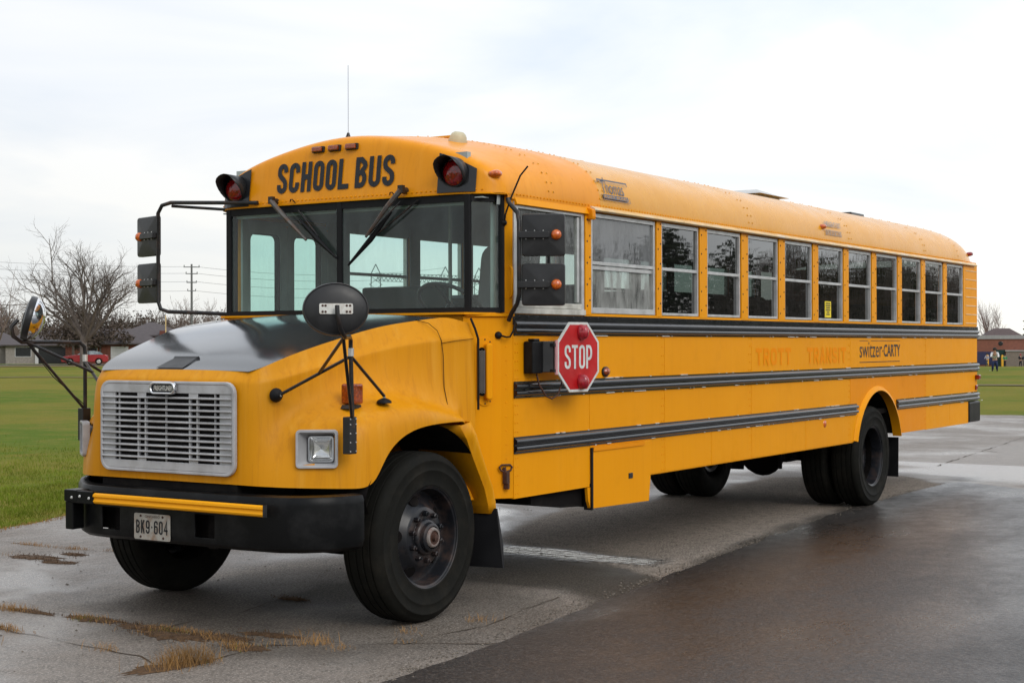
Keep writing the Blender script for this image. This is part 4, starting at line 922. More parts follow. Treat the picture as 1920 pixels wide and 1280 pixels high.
# maker's badge on the roof flank
bu, bv = Vector((1, 0, 0)), Vector((0, .30, 1)).normalized(); bo_ = Vector((1.972, -1.2285, 2.690))
place_text(font_mesh('Thomas', .098, .325), 'maker_lettering', TXTG2, BUS, tuple(bo_+bu*.07+bv*.050), bu, bv)
bf = lambda u, v, t: tuple(bo_+bu*u+bv*v+Vector((0, -.003-t, 0)))
m = MB()
for u0, u1, v0, v1 in ((.02, .46, .142, .154), (.02, .032, .128, .142), (.448, .46, .125, .142), (.105, .118, .154, .168), (.06, .43, .008, .040), (.035, .455, -.004, 0.0), (.035, .039, 0, .038), (.451, .455, 0, .038)):
    m.prism([(u0, v0), (u1, v0), (u1, v1), (u0, v1)], bf, 0, .0006)
m.build('maker_badge', TXTG2, BUS)
place_text(font_mesh('BUILT BUSES', .017, .34), 'maker_lettering', YROOF, BUS, tuple(bo_+bu*.075+bv*.015+Vector((0, -.0045, 0))), bu, bv)
e0 = Vector((6.30, -1.2265, 2.690))
place_text(font_mesh('SORTIE DE SECOURS', .055, .42, bold=.03), 'exit_lettering', TXTG, BUS, tuple(e0+Vector((0, -.001, 0))), bu, Vector((0, .12, 1)))
place_text(font_mesh('EMERGENCY EXIT', .055, .42, bold=.03), 'exit_lettering', TXTG, BUS, (6.33, -1.212, 2.775), bu, Vector((0, .40, 1)))

# ---------------- battery compartment hanging from the skirt
bx = MB().prism([(1.862, .515), (2.70, .495), (2.725, .66), (2.725, .945), (1.862, .945)], SIDE(-1), W-.006, W+.012).build('compartment_door', YEL, BUS, bevel=.003)
MB().box(1.84, 1.861, -W-.016, -W+.05, .505, .94).build('compartment_seal', GASK, bx)
MB().prism([(1.80, .665), (1.84, .665), (1.84, .52), (1.815, .57)], SIDE(-1), W-.02, W+.002).build('compartment_flange', YEL, bx)
MB().box(1.87, 2.65, -W+.02, -.75, .52, .94).build('compartment_body', DARK, bx)
MB().box(1.863, 2.62, -W-.020, -W-.012, .915, .945).build('compartment_hinge', YEL2, bx)
MB().box(2.38, 2.44, -W-.018, -W-.012, .685, .725).build('compartment_latch', PLAS, bx, bevel=.003)
MB().prism([(1.16, .72), (1.83, .72), (1.83, .53), (1.55, .545), (1.16, .60)], SIDE(-1), .55, W-.06).build('step_well', DARK, BUS)
# ---------------- underbody
m = MB()
for y in (-.43, .43): m.box(-.75, 11.0, y-.04, y+.04, .70, .92)
for x in (1.1, 3.2, 4.7, 6.4, 8.9, 10.5): m.box(x, x+.12, -.43, .43, .74, .88)
m.box(.9, 11.25, -1.14, 1.14, .93, .98)
m.build('chassis_frame', DARK, BUS)
MB().box(.95, 7.0, -1.15, 1.15, .985, .995).box(8.45, 11.25, -1.15, 1.15, .985, .995).box(7.0, 8.45, -.46, .46, .985, .995).build('cabin_floor', FLOORM, BUS)
MB().tube([(0, -.95, .50), (0, -.5, .42), (0, .5, .42), (0, .95, .50)], .06, 8).build('front_axle', DARK, BUS)
MB().tube([(7.70, -.95, .51), (7.70, -.28, .51), (7.70, .28, .51), (7.70, .95, .51)], .08, 10).lathe([(0, -.24), (.12, -.2), (.22, -.1), (.25, 0), (.22, .1), (.12, .2), (0, .24)], (7.62, 0, .51), (1, 0, 0), 20).build('rear_axle', DARK, BUS, smooth=50)
MB().tube([(1.0, 0, .66), (7.4, 0, .55)], .05, 10).build('drive_shaft', DARK, BUS)
MB().box(-.6, .9, -.38, .38, .50, 1.35).build('engine_block', DARK, BUS, bevel=.03)
MB().tube([(1.4, .62, .62), (5.0, .62, .62)], .05, 8).tube([(3.0, .62, .60), (4.2, .62, .60)], .11, 12).build('exhaust_pipe', RUST, BUS)
m = MB()
for x0 in (-.7, 6.95):
    for y in (-.52, .52):
        for k in range(4): m.box(x0+.08*k, x0+1.45-.08*k, y-.035, y+.035, .47+.02*k, .487+.02*k)
m.tube([(6.95, -.52, .50), (6.90, -.52, .62)], .02, 6).tube([(4.75, -.9, .69), (4.75, -.9, .57)], .015, 6).tube([(6.62, -.62, .69), (6.62, -.62, .43)], .022, 6).tube([(8.40, -.52, .50), (8.45, -.52, .64)], .02, 6)
m.build('leaf_springs', DARK, BUS)
MB().box(5.15, 5.95, -.95, -.55, .64, .92).build('air_tank', DARK, BUS, bevel=.05)

# ---------------- wheels
TP = [(.300, .125), (.306, .131), (.318, .1345), (.322, .1325), (.36, .142), (.395, .1452), (.398, .1475), (.404, .1475), (.407, .1455), (.42, .146), (.452, .1435), (.455, .1455), (.461, .1445), (.462, .142), (.488, .130), (.503, .112), (.509, .095), (.510, .088), (.502, .086), (.502, .078), (.5105, .076), (.511, .035), (.503, .033), (.503, .025), (.5115, .023), (.512, -.012), (.504, -.014), (.504, -.022), (.511, -.024), (.5105, -.07), (.502, -.072), (.502, -.08), (.510, -.082), (.509, -.095), (.503, -.112), (.488, -.130), (.46, -.142), (.42, -.146), (.36, -.142), (.315, -.133), (.300, -.125)]
tyre_me = MB().lathe(TP, (0,0,0), (0,-1,0), 72).mesh('tyre', RUB, smooth=50)
RIM_F = [(.300, .128), (.306, .132), (.304, .124), (.290, .118), (.284, .100), (.282, .045), (.272, .030), (.262, .028), (.238, .034), (.205, .060), (.180, .092), (.172, .098), (.112, .100)]
RIM_R = [(.300, .128), (.306, .132), (.304, .124), (.290, .118), (.284, .10), (.280, .0), (.276, -.06), (.262, -.085), (.240, -.095), (.205, -.085), (.18, -.10), (.172, -.105), (.112, -.105)]
def rim_mesh(prof, hole_idx):
    n = 60; m = MB().lathe(prof, (0,0,0), (0,-1,0), n); L = len(prof); keep = []
    for idx, f in enumerate(m.f):
        k, i = divmod(idx, L-1)
        keep.append(f)
    m.f = keep; return m.mesh('rim', RIMM, smooth=40)
rimf, rimr = rim_mesh(RIM_F, 0), rim_mesh(RIM_R, 0)
def make_wheel(x, s, yo, front=True, dual_inner=False, spin=0.0):
    """yo: |y| of the outer sidewall"""
    w_ = bpy.data.objects.new('wheel', None); col.objects.link(w_); w_.parent = BUS
    yc = yo-.146; w_.location = (x, s*yc, .51); w_.rotation_euler = (0, 0, 0 if s < 0 else PI)
    inst('tyre', tyre_me, w_)
    inst('rim', rimf if front else rimr, w_)
    m = MB().lathe([(.30, -.128), (.28, -.10), (.275, 0), (.27, .02)], (0,0,0), (0,-1,0), 40); m.build('rim_barrel', DARK, w_, smooth=60)
    if dual_inner: return w_
    z0 = .100 if front else -.105
    for k in range(5):
        a = R(72*k+spin)
        c = Vector((.222*math.sin(a), -(.050 if front else -.090), .222*math.cos(a))); nrm = Vector((math.sin(a)*.55, -.83, math.cos(a)*.55)) if front else Vector((0, -1, 0))
        m = MB().lathe([(0, .006), (.040, .006), (.044, -.012)], tuple(c), tuple(nrm), 18); m.build('hand_hole', DARK, w_)
    MB().lathe([(.112, z0), (.110, z0+.02), (.100, z0+.03), (.090, z0+.032), (.085, z0+.055), (.075, z0+.062), (.068, z0+.063)], (0,0,0), (0,-1,0), 30).build('hub', RIMM, w_, smooth=40)
    MB().lathe([(.062, z0+.060), (.058, z0+.072), (.052, z0+.076), (.043, z0+.074)], (0,0,0), (0,-1,0), 30).build('hub_ring', RINGM if front else RIMM, w_, smooth=50)
    MB().lathe([(.045, z0+.070), (.042, z0+.068), (.022, z0+.069), (.020, z0+.09), (0, z0+.094)], (0,0,0), (0,-1,0), 24).build('hub_cap', RUST if front else RIMM, w_, smooth=50)
    nm = MB().lathe([(0, .040), (.008, .040), (.010, .032), (.016, .028), (.018, 0)], (0,0,0), (0,-1,0), 6).mesh('lug_nut', RIMM)
    for k in range(10):
        a = R(36*k+10+spin); inst('lug_nut', nm, w_, (.1425*math.sin(a), -z0, .1425*math.cos(a)), (0, a, 0))
    return w_
make_wheel(.022, -1, 1.168, spin=-13); make_wheel(.10, 1, 1.185, spin=50)
for s in (-1, 1):
    make_wheel(7.695, s, 1.200, front=False, spin=12); make_wheel(7.695, s, 1.200-.325, front=False, dual_inner=True)

# ---------------- mirrors
def mirror_assembly(s):
    """crossover mirror on the fender and twin rear-view mirrors on a bent pipe"""
    if s < 0:
        pb, pt = (-.722, -1.160, 1.07), (-.722, -1.160, 1.655)
        armp = [pt, (-.728, -1.165, 1.69), (-.76, -1.185, 1.705), (-.90, -1.295, 1.708), (-1.06, -1.395, 1.702), (-1.16, -1.475, 1.708), (-1.222, -1.500, 1.745), (-1.242, -1.496, 1.82), (-1.236, -1.488, 1.868)]
        mc = Vector((-1.195, -1.445, 1.850)); mn = Vector((-.72, -.69, .06)); hub = Vector((-1.06, -1.385, 1.70))
        feet = [(-.862, -.735, 1.380), (-.322, -1.085, 1.335)]
        jr = (-.722, -1.162, 1.60)
    else:
        pb, pt = (-.66, 1.075, 1.07), (-.66, 1.075, 1.62)
        armp = [pt, (-.665, 1.075, 1.655), (-.70, 1.08, 1.682), (-.90, 1.085, 1.685), (-1.14, 1.10, 1.685), (-1.19, 1.115, 1.72), (-1.20, 1.12, 1.78), (-1.16, 1.11, 1.82)]
        mc = Vector((-1.105, 1.085, 1.835)); mn = Vector((-.74, .64, .26)); hub = Vector((-1.10, 1.095, 1.685))
        feet = [(-.80, .74, 1.40), (-.28, 1.06, 1.335)]
        jr = (-.66, 1.075, 1.56)
    br = MB().box(pb[0]-.035, pb[0]+.03, pb[1]-.020, pb[1]+.03, 1.055, 1.262).build('mirror_bracket', PLAS, BUS, bevel=.004)
    m = MB()
    for z in (1.07, 1.12, 1.17, 1.22, 1.25):
        for dx in (-.028, .022): rivet_mb(m, (pb[0]+dx, pb[1]-.020*1 if s < 0 else pb[1]+.03, z), (0, s, 0), .005, .004)
    m.build('bracket_bolts', ALU, br)
    post = MB().tube([(pb[0], pb[1]-.012 if s < 0 else pb[1], 1.20), pt]+armp[1:], .0125, 10).build('mirror_post', PIPE, BUS, smooth=60)
    MB().tube([tuple(jr), (jr[0], jr[1], jr[2]+.045)], .017, 10).build('clamp', ALU, post)
    A, B2 = Vector(feet[0]), Vector(jr)
    r1 = MB().tube([tuple(A+Vector((0, -.02 if s < 0 else .02, .0))), tuple(B2)], .0095, 8).build('brace_rod', PIPE, post, smooth=60)
    mid = A.lerp(B2, .58); MB().tube([tuple(mid), tuple(hub)], .0095, 8).build('brace_rod', PIPE, post, smooth=60)
    MB().tube([tuple(B2), (feet[1][0], feet[1][1], feet[1][2]+.03)], .0095, 8).build('brace_rod', PIPE, post, smooth=60)
    MB().tube([tuple(hub), (pb[0]-.01, pb[1]-.016 if s < 0 else pb[1], 1.26)], .0095, 8).build('brace_rod', PIPE, post, smooth=60)
    MB().tube([tuple(hub-Vector((0,0,.01))), tuple(hub.lerp(Vector((pb[0], pb[1], 1.26)), .4)+Vector((.02, 0, -.05))), (pb[0], pb[1], 1.28)], .003, 5).build('heater_wire', GASK, post)
    for k, (fx, fy2, fz) in enumerate(feet):
        if k == 0: MB().lathe([(0, .030), (.014, .028), (.030, .018), (.040, .004), (.041, -.006)], (fx, fy2, fz), (-.35, s*.94, 0), 18).build('ball_foot', GASK, post, smooth=60)
        else: MB().lathe([(0, .022), (.012, .020), (.034, .010), (.044, 0), (.044, -.01)], (fx, fy2, fz-.002), (0, 0, 1), 18).build('ball_foot', GASK, post, smooth=60)
        MB().tube([(fx, fy2+(s*.02 if k == 0 else 0), fz+(.0 if k == 0 else .012)), (fx, fy2+(s*.035 if k == 0 else 0), fz+(.0 if k == 0 else .035))], .009, 6).build('ball_stud', CHR, post)
    # convex mirror: black oval shell with a thin rim, glass dome in front (towards the bus)
    mn = mn.normalized(); mu = Vector((0,0,1)).cross(mn).normalized(); mv = mn.cross(mu)
    f = lambda a, b, c: tuple(mc+mu*a+mv*b+mn*c)
    AA, BB = .168, .135
    prof = [(1.0, -.030), (1.03, -.020), (1.03, 0.0), (1.0, .010), (.965, .006), (.90, .012), (.6, .022), (.3, .026), (.01, .027)]
    rows = [[f(AA*k*math.cos(t), BB*k*math.sin(t), o) for t in [2*PI*q/40 for q in range(40)]] for k, o in prof]
    cm = MB().grid(rows, closed=True).build('crossover_mirror', PLAS, BUS, smooth=50)
    rows = [[f(AA*k*math.cos(t), BB*k*math.sin(t), o) for t in [2*PI*q/40 for q in range(40)]] for k, o in [(1.0, -.030), (.9, -.055), (.7, -.08), (.4, -.098), (.01, -.104)]]
    MB().grid(rows, closed=True).build('mirror_glass', CHR, cm, smooth=60)
    MB().prism(rrect(.175, .055, .008, 3), lambda u, v, t: f(u, v+.0, t), .026, .032).build('back_plate', WHT, cm)
    m = MB()
    for u in (-.070, -.055, .055, .072):
        for v in (-.016, .016): rivet_mb(m, f(u, v, .032), mn, .007, .004)
    m.build('plate_bolts', RUST, cm)
    # rear-view pair
    if s < 0:
        px, py = .75, -1.335
        pipe = [(.79, -1.225, 2.60), (.788, -1.232, 2.575), (.785, -1.25, 2.555), (.765, -1.315, 2.50), (px, py, 2.44), (px, py, 1.98), (.765, -1.31, 1.92), (.79, -1.25, 1.86), (.80, -1.222, 1.815)]
        Z = ((2.222, 2.489), (1.908, 2.175)); ov = Vector((.133, -.237, 0))
    else:
        px, py = .50, 1.62
        pipe = [(.575, .72, 2.655), (.545, .95, 2.665), (.51, 1.50, 2.692), (.50, 1.58, 2.675), (px, py, 2.62), (px, py, 1.98), (.505, 1.60, 1.925), (.52, 1.54, 1.905), (.60, 1.30, 1.895), (.72, 1.13, 1.885)]
        Z = ((2.315, 2.605), (1.972, 2.262)); ov = Vector((.075, .255, 0))
    pp = MB().tube(pipe, .0145, 10).build('mirror_pipe', PIPE, BUS, smooth=60)
    if s > 0: MB().tube([(.66, 1.05, 2.628), (.52, 1.50, 2.668)], .011, 8).build('brace_rod', PIPE, pp)
    ov.normalize(); nf = Vector((ov.y*s, -ov.x*s, 0)); nf = nf if nf.x < 0 else -nf   # back of the mirror looks forward
    for z0, z1 in Z:
        c = Vector((px, py, (z0+z1)/2))+ov*(.155 if s < 0 else .165)
        f2 = lambda a, b, t: tuple(c+ov*a+Vector((0,0,b))+nf*t)
        rm = MB()
        hh_ = (z1-z0)/2
        rows = [[f2(u*k, v*k, o) for u, v in rrect(.275 if s < 0 else .30, hh_*2, .018, 3)] for k, o in ((1, -.030), (1.0, .0), (.97, .008), (.6, .016), (.3, .020), (.01, .022))]
        rv = rm.grid(rows, closed=True).build('rear_view_mirror', PLAS, BUS, smooth=35)
        MB().prism(rrect(.262, hh_*2-.012, .014, 3), f2, -.032, -.028).build('mirror_glass', CHR, rv)
        MB().prism(rrect(.20, .042, .008, 3, -.06, 0), f2, .010, .045).build('mount_arm', PLAS, rv, bevel=.004)
        m = MB()
        for a in (-.11, -.055, .0):
            for b in (-.026, .026): rivet_mb(m, f2(a, b, .024), nf, .005, .004)
        m.build('mount_screws', ALU, rv)
        MB().lathe([(0, .040), (.018, .038), (.030, .026), (.034, .0)], f2(.082, 0, .012), tuple(nf), 20).build('mirror_turn_lamp', AMB, rv, smooth=60)
        MB().tube([(px, py, (z0+z1)/2-.0), f2(-.13, 0, .02)], .010, 6).build('clamp', PIPE, rv)
mirror_assembly(-1); mirror_assembly(1)

# ---------------- interior
rows = [[(x, y*.955, 2.56+(z-2.60)*.93) for y, z in bo] for x in (.75, 6, 11.2)]
MB().grid([[(x, y, lerp(2.56, z, .85 if x < .8 else 1)) for x, y, z in r] for r in rows]).build('ceiling', CEIL, BUS, smooth=60)
MB().box(.66, .70, -1.0, 1.0, 2.56, 2.90).box(.65, .95, -1.12, 1.12, 2.598, 2.606).build('header_panel', CEIL, BUS)
for s in (-1, 1): MB().prism([(.800, 1.090), (.92, 1.150), (.925, 1.140), (.805, 1.078)], lambda u, v, t: (u, s*v, t), 1.80, 2.60).build('pillar_liner', CEIL, BUS)
MB().prism([(.66, 1.20), (.66, 1.855), (.78, 1.872), (.95, 1.80), (1.0, 1.20)], lambda u, v, t: (u, t, v), -1.05, 1.05).build('dashboard', DARK, BUS)
# steering wheel
swc = Vector((1.10, -.56, 1.93)); swn = Vector((-.75, 0, -1)).normalized()*-1; su = Vector((0, 1, 0)); sv = swn.cross(su)
sw = MB().tube([tuple(swc+su*.235*math.cos(2*PI*k/32)+sv*.235*math.sin(2*PI*k/32)) for k in range(33)], .014, 8, caps=False)
for a in (90, 210, 330): sw.tube([tuple(swc), tuple(swc+su*.23*math.cos(R(a))+sv*.23*math.sin(R(a)))], .012, 6)
sw.tube([tuple(swc), tuple(swc-swn*.5)], .03, 8).build('steering_wheel', PLAS, BUS, smooth=60)
ds = MB().prism(rrect(.46, .78, .10, 4, -.56, 2.0), lambda u, v, t: (t+(v-2)*.15, u, v), 1.74, 1.86).box(1.30, 1.80, -.80, -.32, 1.42, 1.56).box(1.45, 1.70, -.66, -.46, 1.0, 1.42).build('driver_seat', SEATG, BUS, bevel=.03)
MB().box(2.20, 2.25, .26, 1.10, 1.10, 2.12).build('barrier', SEAT, BUS, bevel=.02)
MB().box(2.20, 2.25, -1.10, -.26, 1.10, 2.10).build('barrier', SEAT, BUS, bevel=.02)
MB().tube([(2.22, .24, 1.0), (2.22, .24, 2.95)], .015, 8).build('grab_pole', ALU, BUS)
seat_me = MB().prism([(0, 1.42), (.42, 1.40), (.46, 1.50), (.56, 2.05), (.50, 2.07), (.42, 2.04), (.34, 1.54), (0, 1.54)], lambda u, v, t: (u, t, v), -.48, .48).mesh('passenger_seat', SEAT)
for k in range(12):
    for s in (-1, 1): inst('passenger_seat', seat_me, BUS, (2.42+.715*k, s*.64, 0))
# ================================================================ GROUND
def ground_z(x, y):
    dx, dy = x-CAM.x, y-CAM.y; d = math.hypot(dx, dy); a = math.degrees(math.atan2(dy, dx))
    t = max(0, min(1, (a-15)/35)) if a > -60 else 0
    k = lerp(5.1e-5, 2.6e-5, t)
    e = min(d, 320)
    return -k*max(0, e-40)**2
def P(bearing, dist, dz=0.0):
    x = CAM.x+dist*math.cos(R(bearing)); y = CAM.y+dist*math.sin(R(bearing)); return Vector((x, y, ground_z(x, y)+dz))

# lawn material
m_, n, l, b = node_mat('grass')
t1 = noise(n, l, 0.10, 4, 0.6, obj=False, stretch=(1, 1, 1)); t2 = noise(n, l, 1.1, 6, 0.65, obj=False); t3 = noise(n, l, 26, 3, 0.7, obj=False)
c = ramp(n, l, t1.outputs['Fac'], 0.40, (0.100, 0.150, 0.016), 0.58, (0.21, 0.185, 0.030)).outputs[0]
t0 = noise(n, l, 0.45, 5, 0.7, obj=False, stretch=(1, 1, 1)); c = mixc(n, l, maprange(n, l, t0.outputs['Fac'], 0.50, 0.62, 0, 0.55), c, (0.22, 0.165, 0.035))
c = mixc(n, l, maprange(n, l, t2.outputs['Fac'], 0.48, 0.70, 0, 0.75), c, (0.25, 0.19, 0.045))
c = mixc(n, l, maprange(n, l, t3.outputs['Fac'], 0.40, 0.65, 0, 0.65), c, (0.060, 0.095, 0.010))
l.new(c, b.inputs['Base Color']); b.inputs['Roughness'].default_value = 0.9; b.inputs['Specular IOR Level'].default_value = 0.05
bump(n, l, t3.outputs['Fac'], b, 0.6, 0.04); GRASS = m_
radii = [0.5, 6, 10, 13, 16, 20, 26, 33, 42, 52, 64, 78, 95, 115, 140, 170, 205, 250, 320, 450, 700, 1200, 2500]
rows = []
for r_ in radii:
    rows.append([(CAM.x+r_*math.cos(2*PI*k/120), CAM.y+r_*math.sin(2*PI*k/120), ground_z(CAM.x+r_*math.cos(2*PI*k/120), CAM.y+r_*math.sin(2*PI*k/120))-0.03) for k in range(120)])
struct(MB().grid(rows, closed=True).build('grass_field', GRASS, smooth=180))

# pavement: old worn asphalt, wet except where the bus has kept it dry
DRY1 = [(3.25,.42),(3.5,.62),(4.8,1.10),(5.97,1.40),(6.56,1.0),(7.94,.85),(10.14,1.08),(11.30,-.30),(10.35,-1.12),(8.77,-1.10),(7.33,-1.0),(5.26,-1.12),(3.6,-1.35),(2.15,-1.66),(2.55,-1.1),(2.84,-.52),(3.1,.0)]
DRY2 = [(-.85,1.00),(.25,1.55),(1.5,1.3),(2.5,.55),(2.72,-.2),(2.5,-.9),(1.9,-1.55),(.6,-1.74),(-.6,-1.55),(-1.02,-.5)]
PUD = [[(13.5,.9),(21,-1.2),(13.6,-1.3),(11.2,-.95),(11.9,.0)], [(10.3,1.5),(12.6,1.0),(12,3),(9,3)], [(2.95,2.9),(6.2,2.4),(5.4,1.55),(3.6,.75),(2.95,.75)], [(10.85,-1.0),(11.6,.3),(19,.6),(22,-5),(10.7,-2.9)], [(.8,2.9),(.2,2.2),(-.35,1.5),(-.7,1.7),(-.5,2.4),(.4,3.2)], [(-2.3,.6),(-2.2,.1),(-2.5,-.4),(-3,-.4),(-3,.8)], [(14,3.4),(25,3.2),(27.5,-1),(17,-1.3)]]
GRIT = [(2.70,.35),(3.15,.35),(3.2,-.3),(3.15,-1.25),(2.75,-1.25)]
OIL = [(.0,.35),(.9,.5),(1.3,.0),(.8,-.5),(.1,-.45),(-.25,-.05)]
DAMP = [(1.3,.45),(2.9,.35),(3.3,-.2),(4.2,-1.0),(6.8,-1.0),(9.0,-.95),(10.9,-1.0),(11.6,-.7),(11.6,-1.25),(7.4,-1.2),(5.6,-1.35),(2.6,-1.85),(.9,-1.85),(1.5,-1.2)]
DARK_FRONT = [(-.6,1.0),(.9,1.05),(1.7,.3),(1.4,-.9),(.5,-1.85),(-.8,-1.8),(-1.3,-.9),(-1.1,.1)]  # darker pavement under and around the front end
DAMP2 = [(-.75,.75),(-.95,.25),(-1.2,-.45),(-.85,-1.0),(-.2,-1.5),(-.5,-1.75),(-1.2,-1.3),(-1.5,-.5),(-1.15,.3)]
def sdist(px, py, poly):
    ins = False; best = 1e9; j = len(poly)-1
    for i in range(len(poly)):
        xi, yi = poly[i]; xj, yj = poly[j]
        if (yi > py) != (yj > py) and px < (xj-xi)*(py-yi)/(yj-yi)+xi: ins = not ins
        dx, dy = xj-xi, yj-yi; t = max(0, min(1, ((px-xi)*dx+(py-yi)*dy)/(dx*dx+dy*dy))); best = min(best, (px-xi-t*dx)**2+(py-yi-t*dy)**2); j = i
    return math.sqrt(best)*(1 if ins else -1)
EDGE = [(-60,-14.5),(-30,-5.2),(-14,-.1),(-10,1.15),(1.61,4.82),(2.92,5.2),(8,6.1),(12,6.6),(20,7.3),(28.4,7.9),(80,8)]
def yedge(x):
    for (x0, y0), (x1, y1) in zip(EDGE[:-1], EDGE[1:]):
        if x0 <= x <= x1: return lerp(y0, y1, (x-x0)/(x1-x0))
    return 8
from mathutils import noise as MN
xs = [-40, -30, -22, -16, -12, -9, -7, -5.5, -4.5]+[-4+.11*i for i in range(165)]+[14.3+.6*i for i in range(23)]+[28.0]
ys_f = [-60, -40, -25, -15, -9, -6, -4.5, -3.6]
nf_ = 78
vs = []; dry = []
for x in xs:
    ye = yedge(x)+.10*MN.noise(Vector((x*1.3, 0, 0)))+.05*MN.noise(Vector((x*5, 3, 0)))
    for y in ys_f+[lerp(-3, ye, i/nf_) for i in range(nf_+1)]:
        xx = x
        if x > 27.9: xx = 28.1+.27*(2.5-y)*(1 if y > -30 else 0)+(8 if y < -30 else 0)+.15*MN.noise(Vector((0, y*2, 0)))
        vs.append((xx, y, 0.0))
        w1 = .22*MN.noise(Vector((xx*1.7, y*1.7, 1)))+.07*MN.noise(Vector((xx*6, y*6, 2)))
        d = 0; st_ = 0
        if -3 < xx < 13 and -3 < y < 3:
            a1 = sdist(xx, y, DRY1)+w1*.35; a2 = sdist(xx, y, DRY2)+w1*.8
            d = max(min(1, max(0, .5+a1/.07)), .62*min(1, max(0, .5+a2/.35)))
            st_ = max(min(1, max(0, .5+(sdist(xx, y, OIL)+w1)/.3)), .98*min(1, max(0, .5+(sdist(xx, y, DAMP)+w1*.6)/.16))*(1-min(1, max(0, .5+a1/.07))), .62*min(1, max(0, .5+(sdist(xx, y, DAMP2)+w1)/.3)), .50*min(1, max(0, .5+(sdist(xx, y, DARK_FRONT)+w1*1.5)/.4)))
        pu = max(min(1, max(0, .5+(sdist(xx, y, q_)+w1*1.6)/(.35 if xx < 9 else .9)))*(1 if qi else 1)*(1 if xx < 10.3 else (.80 if xx < 13.5 else .42)) for qi, q_ in enumerate(PUD[:-1])) if -3.5 < xx < 29 and -2.5 < y < 4.5 else 0
        gt_ = min(1, max(0, .5+(sdist(xx, y, GRIT)+w1*.5)/.12)) if 2 < xx < 4 and -2 < y < 1 else 0
        d *= (1-gt_); dry.append((d, st_, pu*(1-d)*(.75 if xx < 2 else 1), gt_))
ny = len(ys_f)+nf_+1
fs = [(i*ny+j, (i+1)*ny+j, (i+1)*ny+j+1, i*ny+j+1) for i in range(len(xs)-1) for j in range(ny-1)]
me = bpy.data.meshes.new('pavement'); me.from_pydata(vs, [], fs); me.update()
a_ = me.attributes.new('dry', 'FLOAT', 'POINT'); a_.data.foreach_set('value', [q_[0] for q_ in dry])
a_ = me.attributes.new('stain_dark', 'FLOAT', 'POINT'); a_.data.foreach_set('value', [q_[1] for q_ in dry])
a_ = me.attributes.new('puddle', 'FLOAT', 'POINT'); a_.data.foreach_set('value', [q_[2] for q_ in dry])
a_ = me.attributes.new('grit', 'FLOAT', 'POINT'); a_.data.foreach_set('value', [q_[3] for q_ in dry])
m_, n, l, b = node_mat('old_asphalt')
at = n.new('ShaderNodeAttribute'); at.attribute_name = 'dry'; ast = n.new('ShaderNodeAttribute'); ast.attribute_name = 'stain_dark'
fine = noise(n, l, 60, 5, 0.85, obj=False); mid = noise(n, l, 9, 6, 0.7, obj=False); big = noise(n, l, 0.55, 5, 0.6, obj=False)
vor = n.new('ShaderNodeTexVoronoi'); vor.inputs['Scale'].default_value = 75; gpos = n.new('ShaderNodeNewGeometry'); l.new(gpos.outputs['Position'], vor.inputs['Vector'])
c = ramp(n, l, big.outputs['Fac'], 0.3, (0.185, 0.150, 0.120), 0.7, (0.265, 0.220, 0.180)).outputs[0]
c = mixc(n, l, maprange(n, l, mid.outputs['Fac'], 0.45, 0.62, 0, 0.75), c, (0.095, 0.078, 0.060))
cs_n = noise(n, l, 24, 4, 0.8, obj=False); c = mixc(n, l, maprange(n, l, cs_n.outputs['Fac'], 0.52, 0.62, 0, 0.55), c, (0.06, 0.05, 0.04))
c = mixc(n, l, maprange(n, l, fine.outputs['Fac'], 0.50, 0.60, 0, 1.0), c, (0.50, 0.44, 0.38))
c = mixc(n, l, maprange(n, l, vor.outputs['Distance'], 0.0, 0.38, 0.8, 0), c, (0.03, 0.026, 0.022))
wet = n.new('ShaderNodeMath'); wet.operation = 'SUBTRACT'; wet.inputs[0].default_value = 1; l.new(at.outputs['Fac'], wet.inputs[1])
apu = n.new('ShaderNodeAttribute'); apu.attribute_name = 'puddle'; agr = n.new('ShaderNodeAttribute'); agr.attribute_name = 'grit'
pud0 = maprange(n, l, big.outputs['Fac'], 0.40, 0.66, 0.10, 0.75)
pm_ = n.new('ShaderNodeMath'); pm_.operation = 'MAXIMUM'; l.new(pud0, pm_.inputs[0]); l.new(apu.outputs['Fac'], pm_.inputs[1]); pm2 = n.new('ShaderNodeMath'); pm2.operation = 'MAXIMUM'; l.new(pm_.outputs[0], pm2.inputs[0]); l.new(agr.outputs['Fac'], pm2.inputs[1]); pud = pm2.outputs[0]
wm = n.new('ShaderNodeMath'); wm.operation = 'MULTIPLY'; l.new(wet.outputs[0], wm.inputs[0]); l.new(pud, wm.inputs[1])
cw = mixc(n, l, maprange(n, l, wet.outputs[0], 0, 1, 0, 0.30), c, (0.085, 0.078, 0.074))
cs = mixc(n, l, maprange(n, l, ast.outputs['Fac'], 0, 1, 0, 0.82), cw, mixc(n, l, maprange(n, l, fine.outputs['Fac'], 0.46, 0.62, 0, 1), (0.020, 0.017, 0.013), (0.085, 0.070, 0.052)))
l.new(cs, b.inputs['Base Color'])
rg = maprange(n, l, wm.outputs[0], 0, 1, 0.80, 0.09)
l.new(rg, b.inputs['Roughness'])
sv1 = n.new('ShaderNodeMath'); sv1.operation = 'MULTIPLY'; l.new(maprange(n, l, wet.outputs[0], 0, 1, 0.08, 0.62), sv1.inputs[0]); l.new(maprange(n, l, ast.outputs['Fac'], 0, 1, 1, 0.35), sv1.inputs[1]); l.new(sv1.outputs[0], b.inputs['Specular IOR Level'])
hb = n.new('ShaderNodeMath'); hb.operation = 'MULTIPLY_ADD'; l.new(fine.outputs['Fac'], hb.inputs[0]); hb.inputs[1].default_value = 1.0; l.new(vor.outputs['Distance'], hb.inputs[2])
